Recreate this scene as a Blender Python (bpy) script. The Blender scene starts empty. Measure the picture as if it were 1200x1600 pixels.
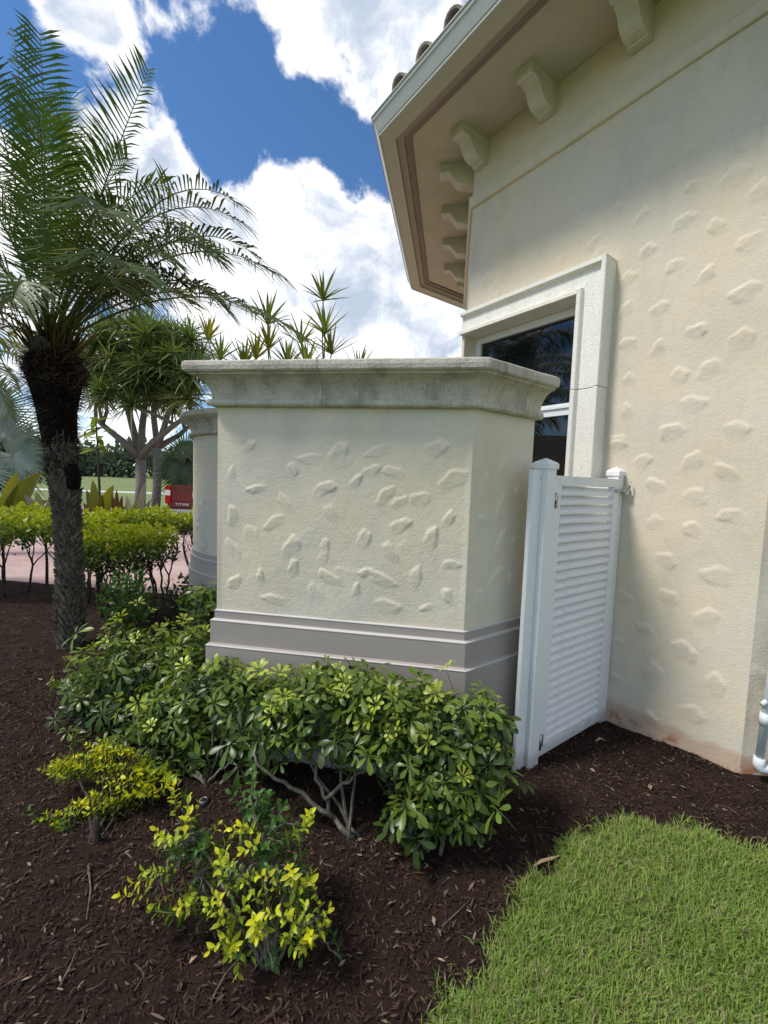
import bpy, bmesh, math, random
import numpy as np
from mathutils import Vector, Matrix
R = math.radians
SC = bpy.context.scene
COL = SC.collection
rng = random.Random(7)
nrg = np.random.default_rng(11)

# ------------------------------------------------------------------ camera
F_PX, PITCH, ROLL, CAM_H = 662.2, R(4.278), R(1.984), 1.55
cam_d = bpy.data.cameras.new('camera'); cam = bpy.data.objects.new('camera', cam_d); COL.objects.link(cam)
cam_d.sensor_fit = 'VERTICAL'; cam_d.sensor_height = 36; cam_d.sensor_width = 27
cam_d.lens = 36 * F_PX / 1600; cam_d.clip_start = 0.05; cam_d.clip_end = 6000
_fwd = Vector((0, math.cos(PITCH), -math.sin(PITCH))); _up0 = Vector((0, math.sin(PITCH), math.cos(PITCH)))
_rt = math.cos(ROLL) * Vector((1, 0, 0)) + math.sin(ROLL) * _up0
_up = -math.sin(ROLL) * Vector((1, 0, 0)) + math.cos(ROLL) * _up0
CP = Vector((0, 0, CAM_H))
cam.matrix_world = Matrix(((_rt.x, _up.x, -_fwd.x, 0), (_rt.y, _up.y, -_fwd.y, 0), (_rt.z, _up.z, -_fwd.z, CAM_H), (0, 0, 0, 1)))
SC.camera = cam
def ray(x, y): return _rt * ((x - 600) / F_PX) - _up * ((y - 800) / F_PX) + _fwd
def at(x, y, depth):                 # the point at distance `depth` ahead (world y) seen at a pixel
    d = ray(x, y); return CP + d * (depth / d.y)
def on_ground(x, y, z=0.0):
    d = ray(x, y); return CP + d * ((z - CAM_H) / d.z)
AX = R(-9.064)                       # direction of the front wall in plan
def dr(deg): return Vector((math.cos(AX + R(deg)), math.sin(AX + R(deg)), 0))
EX, D1, D2 = dr(0), dr(45), dr(135)

# ------------------------------------------------------------------ sky, sun, exposure
SUN = Vector((-0.70, -0.187, 1.0)).normalized()
world = bpy.data.worlds.new('World'); SC.world = world; world.use_nodes = True
wn, wl = world.node_tree.nodes, world.node_tree.links
wn.clear()
def N(t, **k):
    n = wn.new(t)
    for a, b in k.items(): setattr(n, a, b)
    return n
def wm(op, a, b=None, c=None):
    n = N('ShaderNodeMath', operation=op)
    for i, v in enumerate((a, b, c)):
        if v is None: continue
        if isinstance(v, (int, float)): n.inputs[i].default_value = v
        else: wl.new(v, n.inputs[i])
    return n.outputs[0]
sky = N('ShaderNodeTexSky'); sky.sky_type = 'NISHITA'; sky.sun_disc = False
sky.sun_elevation = math.asin(SUN.z); sky.sun_rotation = math.atan2(SUN.x, SUN.y)
sky.air_density = 1.0; sky.dust_density = 0.0; sky.ozone_density = 6.0
tc = N('ShaderNodeTexCoord')
nrm = N('ShaderNodeVectorMath', operation='NORMALIZE'); wl.new(tc.outputs['Generated'], nrm.inputs[0])
DIR = nrm.outputs[0]
def noise(scale, detail, rough, vec=None, dist=0.0):
    n = N('ShaderNodeTexNoise'); n.inputs['Scale'].default_value = scale; n.inputs['Detail'].default_value = detail
    n.inputs['Roughness'].default_value = rough; n.inputs['Distortion'].default_value = dist
    wl.new(vec or DIR, n.inputs['Vector']); return n.outputs['Fac']
puffs = [  # where the clouds and the blue gaps stand: pixel, radius, weight
    (640, 60, 130, .32), (540, 20, 100, .28), (690, 190, 75, .28), (440, 20, 70, .22), (100, 10, 75, .26), (210, 60, 55, .26), (310, 75, 42, .20),
    (290, 178, 40, .36), (200, 250, 75, .30), (455, 290, 62, .36), (600, 420, 95, .34), (420, 400, 120, .36),
    (520, 360, 70, .30), (640, 400, 60, .26), (660, 510, 120, .32), (300, 320, 70, .32), (100, 480, 180, .34), (480, 520, 150, .26), (20, 330, 80, .3), (545, 275, 26, .12),
    (390, 190, 90, -.46), (490, 215, 60, -.42), (570, 265, 52, -.46), (340, 240, 50, -.42), (270, 115, 40, -.28), (40, 110, 70, -.34), (150, 130, 45, -.22), (10, 20, 40, -.2), (380, 90, 40, -.2), (640, 320, 30, -.28), (540, 312, 24, -.18), (400, 120, 45, -.2)]
bias = None
for (x, y, r, w) in puffs:
    v = ray(x, y).normalized()
    ang = math.atan(r / F_PX) * (v.dot(_fwd)) ** 1.0
    dp = N('ShaderNodeVectorMath', operation='DOT_PRODUCT'); wl.new(DIR, dp.inputs[0]); dp.inputs[1].default_value = v
    mr = N('ShaderNodeMapRange', interpolation_type='SMOOTHSTEP'); wl.new(dp.outputs['Value'], mr.inputs[0])
    mr.inputs[1].default_value = math.cos(ang * 1.5); mr.inputs[2].default_value = math.cos(ang * 0.2)
    mr.inputs[3].default_value = 0; mr.inputs[4].default_value = w
    bias = mr.outputs[0] if bias is None else wm('ADD', bias, mr.outputs[0])
warp = N('ShaderNodeVectorMath', operation='MULTIPLY_ADD')
wn3 = N('ShaderNodeTexNoise'); wn3.inputs['Scale'].default_value = 6; wn3.inputs['Detail'].default_value = 2; wl.new(DIR, wn3.inputs['Vector'])
wl.new(wn3.outputs['Color'], warp.inputs[0]); warp.inputs[1].default_value = (.10, .10, .10); wl.new(DIR, warp.inputs[2])
n1 = noise(4.6, 7, 0.58, warp.outputs[0])
n2 = noise(15.0, 7, 0.64, warp.outputs[0])
dens = wm('ADD', wm('ADD', wm('MULTIPLY_ADD', n1, 1.7, -.85), wm('MULTIPLY_ADD', n2, 1.25, -.63)), wm('ADD', bias, .12))  # overall cover raised: extra clouds out of frame, added for white fill light
mk = N('ShaderNodeMapRange', interpolation_type='SMOOTHSTEP'); wl.new(dens, mk.inputs[0])
mk.inputs[1].default_value = 0.0; mk.inputs[2].default_value = 0.44
thick = N('ShaderNodeMapRange', interpolation_type='SMOOTHSTEP'); wl.new(dens, thick.inputs[0])
thick.inputs[1].default_value = 0.16; thick.inputs[2].default_value = 0.62
sn = N('ShaderNodeMapRange', interpolation_type='SMOOTHSTEP'); wl.new(noise(6.5, 7, 0.62, warp.outputs[0]), sn.inputs[0])
sn.inputs[1].default_value = 0.30; sn.inputs[2].default_value = 0.66
shade = wm('MULTIPLY', thick.outputs[0], sn.outputs[0])
shade_c = N('ShaderNodeClamp'); wl.new(shade, shade_c.inputs[0])
cr = N('ShaderNodeMix', data_type='RGBA'); wl.new(shade_c.outputs[0], cr.inputs[0])
cr.inputs[6].default_value = (1.0, .985, .96, 1); cr.inputs[7].default_value = (0.37, 0.43, 0.53, 1)
hs = N('ShaderNodeHueSaturation'); hs.inputs['Saturation'].default_value = 1.10; wl.new(sky.outputs[0], hs.inputs['Color'])
bg_sky = N('ShaderNodeBackground'); wl.new(hs.outputs[0], bg_sky.inputs[0]); bg_sky.inputs[1].default_value = 0.047
bg_cl = N('ShaderNodeBackground'); wl.new(cr.outputs[2], bg_cl.inputs[0]); bg_cl.inputs[1].default_value = 0.47
mixw = N('ShaderNodeMixShader'); wl.new(mk.outputs[0], mixw.inputs[0]); wl.new(bg_sky.outputs[0], mixw.inputs[1]); wl.new(bg_cl.outputs[0], mixw.inputs[2])
outw = N('ShaderNodeOutputWorld'); wl.new(mixw.outputs[0], outw.inputs[0])

sun_d = bpy.data.lights.new('sun', 'SUN'); sun = bpy.data.objects.new('sun', sun_d); COL.objects.link(sun)
sun_d.energy = 1.15; sun_d.angle = R(12); sun_d.color = (1.0, 0.955, 0.89)
sun.rotation_euler = (-SUN).to_track_quat('-Z', 'Y').to_euler(); sun.location = (-6, -2, 9)
vs = SC.view_settings; vs.view_transform = 'Standard'; vs.look = 'None'; vs.gamma = 1; vs.use_curve_mapping = False
vs.exposure = 1.68

# ------------------------------------------------------------------ helpers
def tag(o, label=None, cat=None, group=None, kind=None):
    if label: o['label'] = label
    if cat: o['category'] = cat
    if group: o['group'] = group
    if kind: o['kind'] = kind
    return o
def empty(name, loc=(0, 0, 0), rz=0.0):
    o = bpy.data.objects.new(name, None); COL.objects.link(o); o.location = loc; o.rotation_euler = (0, 0, rz)
    o.empty_display_size = 0.1
    return o
def link(name, me, parent=None):
    o = bpy.data.objects.new(name, me); COL.objects.link(o)
    if parent: o.parent = parent
    return o
class MB:
    def __init__(s): s.v = []; s.f = []; s.m = []; s.c = []; s.col = (1, 1, 1); s.usecol = False; s.sm = []
    def vert(s, p): s.v.append(tuple(p)); s.c.append(s.col); return len(s.v) - 1
    def face(s, idx, m=0, sm=False): s.f.append(tuple(idx)); s.m.append(m); s.sm.append(sm)
    def poly(s, pts, m=0, sm=False): s.face([s.vert(p) for p in pts], m, sm)
    def hexa(s, b, t, m=0):          # four bottom, four top points
        i = [s.vert(p) for p in b] + [s.vert(p) for p in t]
        for q in ((3, 2, 1, 0), (4, 5, 6, 7), (0, 1, 5, 4), (1, 2, 6, 5), (2, 3, 7, 6), (3, 0, 4, 7)): s.face([i[k] for k in q], m)
    def box(s, x0, x1, y0, y1, z0, z1, m=0):
        s.hexa([(x0, y0, z0), (x1, y0, z0), (x1, y1, z0), (x0, y1, z0)], [(x0, y0, z1), (x1, y0, z1), (x1, y1, z1), (x0, y1, z1)], m)
    def loft(s, rings, m=0, cap=True, sm=False, closed=True):
        ids = [[s.vert(p) for p in r] for r in rings]
        n = len(ids[0])
        for a, b in zip(ids, ids[1:]):
            for k in range(n if closed else n - 1):
                s.face((a[k], a[(k + 1) % n], b[(k + 1) % n], b[k]), m, sm)
        if cap and closed: s.face(ids[0][::-1], m); s.face(ids[-1], m)
    def tube(s, pts, rad, n=6, m=0, sm=True):
        pts = [Vector(p) for p in pts]; rings = []
        if not isinstance(rad, (list, tuple)): rad = [rad] * len(pts)
        ref = None
        for i, p in enumerate(pts):
            t = (pts[min(i + 1, len(pts) - 1)] - pts[max(i - 1, 0)])
            if t.length < 1e-9: t = Vector((0, 0, 1))
            t.normalize()
            if ref is None: ref = t.orthogonal().normalized()
            a = (ref - t * ref.dot(t));
            a = a.normalized() if a.length > 1e-6 else t.orthogonal().normalized()
            ref = a; b = t.cross(a)
            rings.append([p + (a * math.cos(2 * math.pi * k / n) + b * math.sin(2 * math.pi * k / n)) * rad[i] for k in range(n)])
        s.loft(rings, m, True, sm)
    def lathe(s, prof, n=24, c=(0, 0), m=0, sm=True, a0=0, a1=2 * math.pi):
        full = abs(a1 - a0 - 2 * math.pi) < 1e-6
        rings = []
        for (r, z) in prof:
            rings.append([(c[0] + r * math.cos(a0 + (a1 - a0) * k / n), c[1] + r * math.sin(a0 + (a1 - a0) * k / n), z) for k in range(n if full else n + 1)])
        s.loft(rings, m, full, sm, full)
    def mesh(s, name, mats):
        me = bpy.data.meshes.new(name); me.from_pydata(s.v, [], s.f)
        for mt in mats: me.materials.append(mt)
        me.polygons.foreach_set('material_index', s.m); me.polygons.foreach_set('use_smooth', s.sm)
        if s.usecol:
            at_ = me.color_attributes.new('tint', 'FLOAT_COLOR', 'POINT')
            c4 = np.ones((len(s.v), 4), dtype=np.float32); c4[:, :3] = np.array(s.c, dtype=np.float32); at_.data.foreach_set('color', c4.ravel())
        me.update(); return me
    def build(s, name, mat, parent=None):
        return link(name, s.mesh(name, mat if isinstance(mat, (list, tuple)) else [mat]), parent)
def np_mesh(name, verts, faces_n, mat, cols=None, smooth=False):
    """verts (N,3); faces_n list of (k, idx array (M,k))"""
    me = bpy.data.meshes.new(name); me.vertices.add(len(verts)); me.vertices.foreach_set('co', np.asarray(verts, dtype=np.float32).ravel())
    loops = np.concatenate([f.ravel() for f in faces_n]); tot = np.concatenate([np.full(len(f), f.shape[1]) for f in faces_n])
    me.loops.add(len(loops)); me.loops.foreach_set('vertex_index', loops.astype(np.int32))
    me.polygons.add(len(tot)); st = np.concatenate([[0], np.cumsum(tot)[:-1]])
    me.polygons.foreach_set('loop_start', st.astype(np.int32)); me.polygons.foreach_set('loop_total', tot.astype(np.int32))
    if smooth: me.polygons.foreach_set('use_smooth', np.ones(len(tot), dtype=bool))
    me.update(calc_edges=True)
    if cols is not None:
        a = me.color_attributes.new('tint', 'FLOAT_COLOR', 'POINT'); c4 = np.ones((len(verts), 4), dtype=np.float32); c4[:, :3] = cols
        a.data.foreach_set('color', c4.ravel())
    me.materials.append(mat); me.validate(); return me

# ------------------------------------------------------------------ materials
MATS = {}
class Mat:
    def __init__(s, name, base=(.5, .5, .5), rough=.8, spec=.3, metal=0.0):
        s.m = bpy.data.materials.new(name); s.m.use_nodes = True; s.t = s.m.node_tree; s.n = s.t.nodes; s.l = s.t.links
        s.p = s.n['Principled BSDF']; s.p.inputs['Base Color'].default_value = (*base, 1); s.p.inputs['Roughness'].default_value = rough
        s.p.inputs['Specular IOR Level'].default_value = spec; s.p.inputs['Metallic'].default_value = metal
        s.base = base; s.colsock = None; s.hsock = None
        MATS[name] = s.m
    def new(s, t, **k):
        n = s.n.new(t)
        for a, b in k.items(): setattr(n, a, b)
        return n
    def coord(s, scale=(1, 1, 1)):
        t = s.new('ShaderNodeTexCoord'); mp = s.new('ShaderNodeMapping'); mp.inputs['Scale'].default_value = scale
        s.l.new(t.outputs['Object'], mp.inputs[0]); return mp.outputs[0]
    def noise(s, scale, detail=4, rough=.55, vec=None, dist=0.0):
        n = s.new('ShaderNodeTexNoise'); n.inputs['Scale'].default_value = scale; n.inputs['Detail'].default_value = detail
        n.inputs['Roughness'].default_value = rough; n.inputs['Distortion'].default_value = dist
        s.l.new(vec or s.coord(), n.inputs['Vector']); return n.outputs['Fac']
    def ramp(s, fac, lo, hi, a=0.0, b=1.0):
        n = s.new('ShaderNodeMapRange', interpolation_type='SMOOTHSTEP'); s.l.new(fac, n.inputs[0])
        for i, v in zip((1, 2, 3, 4), (lo, hi, a, b)): n.inputs[i].default_value = v
        return n.outputs[0]
    def mul(s, a, b):
        n = s.new('ShaderNodeMath', operation='MULTIPLY')
        for i, v in enumerate((a, b)):
            if isinstance(v, (int, float)): n.inputs[i].default_value = v
            else: s.l.new(v, n.inputs[i])
        return n.outputs[0]
    def add(s, a, b):
        n = s.new('ShaderNodeMath', operation='ADD')
        for i, v in enumerate((a, b)):
            if isinstance(v, (int, float)): n.inputs[i].default_value = v
            else: s.l.new(v, n.inputs[i])
        return n.outputs[0]
    def blend(s, fac, color, mode='MIX'):
        n = s.new('ShaderNodeMix', data_type='RGBA', blend_type=mode)
        if isinstance(fac, (int, float)): n.inputs[0].default_value = fac
        else: s.l.new(fac, n.inputs[0])
        if s.colsock is None: n.inputs[6].default_value = (*s.base, 1)
        else: s.l.new(s.colsock, n.inputs[6])
        if isinstance(color, tuple): n.inputs[7].default_value = (*color, 1)
        else: s.l.new(color, n.inputs[7])
        s.colsock = n.outputs[2]; s.l.new(s.colsock, s.p.inputs['Base Color']); return s
    def bump(s, h, strength=.4, dist=.01):
        b = s.new('ShaderNodeBump'); b.inputs['Strength'].default_value = strength; b.inputs['Distance'].default_value = dist
        s.l.new(h, b.inputs['Height'])
        if s.hsock is not None: s.l.new(s.hsock, b.inputs['Normal'])
        s.hsock = b.outputs[0]; s.l.new(s.hsock, s.p.inputs['Normal']); return s
    def tint(s):
        a = s.new('ShaderNodeAttribute', attribute_name='tint')
        s.colsock = a.outputs['Color']; s.l.new(s.colsock, s.p.inputs['Base Color']); return s
    def objrand(s, lo=.75, hi=1.25):
        o = s.new('ShaderNodeObjectInfo'); h = s.new('ShaderNodeHueSaturation')
        s.l.new(s.ramp(o.outputs['Random'], 0, 1, lo, hi), h.inputs['Value'])
        if s.colsock is None: h.inputs['Color'].default_value = (*s.base, 1)
        else: s.l.new(s.colsock, h.inputs['Color'])
        s.colsock = h.outputs[0]; s.l.new(s.colsock, s.p.inputs['Base Color']); return s
    def leafy(s, amount=.35, warm=(1.15, 1.2, .55)):
        tr = s.new('ShaderNodeBsdfTranslucent'); mx = s.new('ShaderNodeMixShader'); mx.inputs[0].default_value = amount
        if s.colsock is None: tr.inputs[0].default_value = (*s.base, 1)
        else:
            g = s.new('ShaderNodeMix', data_type='RGBA', blend_type='MULTIPLY'); g.inputs[0].default_value = 1
            s.l.new(s.colsock, g.inputs[6]); g.inputs[7].default_value = (*warm, 1); s.l.new(g.outputs[2], tr.inputs[0])
        out = s.n['Material Output']; s.l.new(s.p.outputs[0], mx.inputs[1]); s.l.new(tr.outputs[0], mx.inputs[2]); s.l.new(mx.outputs[0], out.inputs[0]); return s

def zmask(m, lo, hi):          # stains that follow the foot of a wall (splashed soil)
    g = m.new('ShaderNodeNewGeometry'); x = m.new('ShaderNodeSeparateXYZ'); m.l.new(g.outputs['Position'], x.inputs[0])
    return m.ramp(x.outputs['Z'], lo, hi, 1, 0)

def stucco(name, base, stain=True):
    m = Mat(name, base, .88, .25)
    m.blend(m.ramp(m.noise(1.7, 5, .6), .38, .68), (base[0] * 1.04, base[1] * 1.0, base[2] * .90))
    m.blend(m.mul(m.ramp(m.noise(9, 5, .7, m.coord((1, 1, .16))), .52, .74), .30), (base[0] * .80, base[1] * .80, base[2] * .80))
    m.blend(m.mul(m.ramp(m.noise(2.6, 6, .65, m.coord((1, 1, .45))), .46, .74), .70), (base[0] * .80, base[1] * .82, base[2] * .84))
    m.blend(m.mul(m.ramp(m.noise(38, 3, .6), .45, .75), .18), (base[0] * .75, base[1] * .74, base[2] * .70))
    if stain:
        z = m.add(zmask(m, 0.04, .34), m.mul(m.noise(7, 4, .6), .55))
        m.blend(m.mul(m.ramp(z, .85, 1.12), .75), (.50, .34, .23))
        m.blend(m.mul(m.ramp(z, 1.12, 1.35), m.ramp(m.noise(11, 4), .5, .62)), (.40, .19, .10))
    m.bump(m.noise(95, 4, .6), .5, .005); m.bump(m.noise(320, 2, .6), .3, .002); m.bump(m.noise(14, 5, .65), .32, .010)
    return m.m
M_STUCCO = stucco('stucco_cream', (.655, .58, .46))
M_STUCCO_W = stucco('stucco_wall_cream', (.69, .62, .495), False)
def stone(name, base, dirt, pits=.5, dirtamt=.6, psc=110):
    m = Mat(name, base, .92, .2)
    m.blend(m.mul(m.ramp(m.noise(6, 6, .7, m.coord((1.6, 1.6, .5))), .42, .68), dirtamt), dirt)
    m.blend(m.mul(m.ramp(m.noise(26, 4, .7, m.coord((2.2, 2.2, .18))), .55, .72), dirtamt * .45), tuple(min(1, c * 1.6) for c in base))
    v = m.noise(psc, 3, .7); pit = m.ramp(v, .34, .46, 1, 0)
    m.blend(m.mul(pit, pits), tuple(c * .45 for c in base))
    m.bump(v, .6, .007); m.bump(m.noise(420, 2, .6), .3, .002); m.bump(m.noise(22, 4, .65), .3, .006)
    return m.m
M_CAP = stone('cast_stone_weathered', (.57, .52, .42), (.28, .255, .20), .6, .75)
M_TRIM = stone('coral_stone_white', (.82, .785, .70), (.68, .64, .55), .38, .4, 95)
def paint(name, base, rough=.55, var=.12, spec=.35):
    m = Mat(name, base, rough, spec)
    m.blend(m.mul(m.ramp(m.noise(5, 5, .6), .4, .7), var * 2), tuple(c * .82 for c in base))
    m.bump(m.noise(60, 3, .6), .08, .003); return m
M_PLINTH = paint('taupe_paint', (.37, .32, .28), .75).m
M_LEDGE_LIGHT = paint('ledge_highlight_pale', (.52, .49, .455), .7).m  # pale tone that paints in the sky-lit highlight of the ledges
_m = Mat('white_vinyl', (.80, .80, .785), .48, .4)
_m.blend(_m.mul(_m.ramp(_m.noise(70, 3, .7), .52, .70), .30), (.42, .42, .40)); _m.blend(_m.mul(_m.ramp(_m.noise(9, 5, .7), .55, .75), .30), (.46, .43, .37))
_m.blend(_m.mul(_m.ramp(_m.add(zmask(_m, .0, .22), _m.mul(_m.noise(12, 4), .6)), .75, 1.2), .5), (.33, .28, .22)); M_VINYL = _m.m
M_GUTTER = paint('gutter_enamel', (.47, .475, .43), .35, .1).m
M_FASCIA = paint('fascia_paint', (.47, .44, .35), .6, .1).m
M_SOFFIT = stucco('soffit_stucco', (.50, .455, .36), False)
M_BROWN = paint('soffit_strip_brown', (.34, .28, .21), .7, .2).m
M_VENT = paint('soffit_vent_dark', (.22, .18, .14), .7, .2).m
M_CORBEL = stucco('corbel_plaster', (.62, .59, .49), False)
_m = Mat('concrete_tile', (.34, .29, .24), .9, .2); _m.blend(_m.ramp(_m.noise(9, 5, .6), .4, .65), (.24, .205, .18)); _m.objrand(.75, 1.2); _m.bump(_m.noise(90, 3), .3, .004); M_TILE = _m.m
M_WINFRAME = paint('window_frame_white', (.74, .75, .74), .4, .05).m
_m = Mat('tinted_glass', (.006, .007, .008), .015, .5); _m.p.inputs['IOR'].default_value = 1.65; M_GLASS = _m.m
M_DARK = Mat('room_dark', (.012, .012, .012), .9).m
_m = Mat('zinc_hardware', (.55, .55, .55), .35, .5, .9); _m.blend(_m.ramp(_m.noise(40, 4, .7), .5, .62), (.20, .08, .035)); M_STEEL = _m.m
M_PVC = paint('pvc_white', (.66, .69, .69), .45, .1).m
# ground
_m = Mat('mulch_soil', (.040, .024, .017), 1.0, .12)
_m.blend(_m.ramp(_m.noise(9, 6, .7), .40, .68), (.020, .013, .010)); _m.blend(_m.mul(_m.ramp(_m.noise(60, 5, .7), .55, .72), .7), (.085, .055, .038))
_m.bump(_m.noise(45, 6, .75), .9, .02); _m.bump(_m.noise(160, 4, .7), .8, .006); M_MULCH = _m.m
_m = Mat('mulch_chip', (.1, .06, .04), .95, .15); _m.tint(); M_CHIP = _m.m
_m = Mat('grass_blade', (.1, .15, .03), .6, .25); _m.tint(); _m.leafy(.40); M_GRASS = _m.m
_m = Mat('lawn_thatch', (.15, .17, .06), 1, .1); _m.blend(_m.ramp(_m.noise(30, 5, .7), .4, .65), (.11, .10, .045)); _m.bump(_m.noise(150, 4, .7), .8, .01); M_THATCH = _m.m
_m = Mat('field_grass', (.165, .20, .085), 1, .08); _m.blend(_m.ramp(_m.noise(.09, 6, .6, _m.coord((1, 3, 1))), .38, .65), (.21, .245, .10)); _m.blend(_m.mul(_m.ramp(_m.noise(.5, 5, .7, _m.coord((.3, 2, 1))), .45, .7), .5), (.125, .165, .06)); M_FIELD = _m.m
_m = Mat('pink_pavers', (.46, .315, .285), .9, .2)
_b = _m.new('ShaderNodeTexBrick'); _b.inputs['Scale'].default_value = 1; _b.inputs['Brick Width'].default_value = .2; _b.inputs['Row Height'].default_value = .1; _b.inputs['Mortar Size'].default_value = .004
_b.inputs['Color1'].default_value = (.50, .34, .31, 1); _b.inputs['Color2'].default_value = (.42, .28, .25, 1); _b.inputs['Mortar'].default_value = (.26, .2, .18, 1)
_m.l.new(_m.coord(), _b.inputs['Vector']); _m.colsock = _b.outputs['Color']; _m.blend(_m.mul(_m.ramp(_m.noise(1.2, 5, .6), .4, .7), .45), (.52, .42, .38)); M_PAVER = _m.m
M_PATH = paint('pale_concrete', (.55, .53, .48), .9, .15).m
# plants
def leaf(name, rough=.38, spec=.45, amt=.3, rnd=(.8, 1.22), warm=(1.15, 1.2, .55)):
    m = Mat(name, (.1, .2, .04), rough, spec); m.tint(); m.objrand(*rnd); m.leafy(amt, warm); return m.m
M_LEAF = leaf('glossy_leaf', .36, .45, .30)
M_GOLD = leaf('golden_leaf', .42, .4, .38, (.88, 1.12), (1.15, 1.1, .4))
M_FROND = leaf('palm_frond', .5, .3, .28, (.8, 1.2))
M_FAR = leaf('distant_leaf', .8, .1, .25, (.8, 1.2))
def bark(name, base, light, sc=24, zs=.3):
    m = Mat(name, base, .95, .15); m.blend(m.ramp(m.noise(sc, 5, .7, m.coord((1, 1, zs))), .42, .62), light); m.bump(m.noise(sc * 1.5, 5, .7, m.coord((1, 1, zs))), .8, .02); return m.m
M_STEM = bark('shrub_bark', (.13, .115, .085), (.24, .225, .18), 40)
M_TWIG = bark('dark_bark', (.045, .035, .026), (.09, .075, .06), 40)
M_TRUNK = bark('palm_bark', (.085, .072, .055), (.17, .15, .12), 30, 1)
_m = Mat('palm_fibre', (.018, .012, .010), 1, .05); _m.tint(); M_FIBRE = _m.m
M_PAND = bark('grey_bark', (.20, .18, .15), (.30, .28, .25), 12, 2.5)

def smooth(x, a, b):
    t = np.clip((x - a) / (b - a), 0, 1); return t * t * (3 - 2 * t)

# ================================================================== GROUND
LAWN = [(3.2, 1.18), (2.2, 1.52), (1.72, 1.70), (1.45, 1.82), (1.2, 1.865), (1.0, 1.80), (.8, 1.68), (.633, 1.533), (.389, 1.291), (.216, 1.104), (0, .75), (-.2, .2), (-.3, -.6), (3.2, -.6)]
LP = np.array(LAWN)
def lawn_dist(x, y):            # signed distance to the lawn's edge, positive inside
    d = np.full(x.shape, 1e9); ins = np.zeros(x.shape, bool)
    for i in range(len(LP)):
        a, b = LP[i], LP[(i + 1) % len(LP)]; ab = b - a
        t = np.clip(((x - a[0]) * ab[0] + (y - a[1]) * ab[1]) / (ab @ ab), 0, 1)
        d = np.minimum(d, np.hypot(x - a[0] - t * ab[0], y - a[1] - t * ab[1]))
        c = ((a[1] > y) != (b[1] > y)) & (x < (b[0] - a[0]) * (y - a[1]) / (b[1] - a[1] + 1e-12) + a[0]); ins ^= c
    return np.where(ins, d, -d)
def lawn_edge(x, y): return lawn_dist(x, y) + .035 * np.sin(x * 17 + y * 9) * np.sin(y * 13 - x * 5) + .018 * np.sin(x * 43 + 2) * np.sin(y * 51)
def gz(x, y):
    x = np.asarray(x, float); y = np.asarray(y, float)
    z = .055 * smooth(x, 1.45, 2.05) * smooth(y, 1.2, 2.0)
    near = 1 - smooth(np.hypot(x, y - 2), 4, 7)
    z = z + near * (.012 * np.sin(3.1 * x + 1.3) * np.sin(2.7 * y + .4) + .006 * np.sin(9 * x + 2 * y) * np.sin(8 * y - 3 * x + 1))
    z = z - .05 * smooth(y, 4.6, 5.4)
    return z
def gz1(x, y): return float(gz(x, y))
# the wide ground to the horizon
mb = MB(); mb.poly([(-2500, -600, -.12), (2500, -600, -.12), (2500, 3000, -.12), (-2500, 3000, -.12)])
tag(mb.build('field_ground', M_FIELD), kind='structure')
# the mulch bed
gx = np.linspace(-9, 4.4, 420); gy = np.concatenate([np.linspace(-1.2, .6, 14)[:-1], np.linspace(.6, 3.4, 230)[:-1], np.linspace(3.4, 6.2, 70)])
XX, YY = np.meshgrid(gx, gy)
EDGE_Y = lambda x: 5.5 - .158 * (x + 2.75)
YY2 = np.minimum(YY, EDGE_Y(XX))
ZZ = gz(XX, YY2)
rough_ = nrg.normal(0, 1, XX.shape)
for _ in range(2): rough_ = (rough_ + np.roll(rough_, 1, 0) + np.roll(rough_, -1, 0) + np.roll(rough_, 1, 1) + np.roll(rough_, -1, 1)) / 5
ZZ = ZZ + rough_ * .009
inl = lawn_edge(XX, YY2)
ZZ = ZZ - .02 * smooth(inl, .0, .08)
vv = np.stack([XX, YY2, ZZ], -1).reshape(-1, 3); ny, nx = XX.shape
ii = np.arange(ny * nx).reshape(ny, nx); ff = np.stack([ii[:-1, :-1], ii[:-1, 1:], ii[1:, 1:], ii[1:, :-1]], -1).reshape(-1, 4)
tag(link('mulch_bed', np_mesh('mulch_bed', vv, [ff], M_MULCH, smooth=True)), kind='structure')
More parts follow.
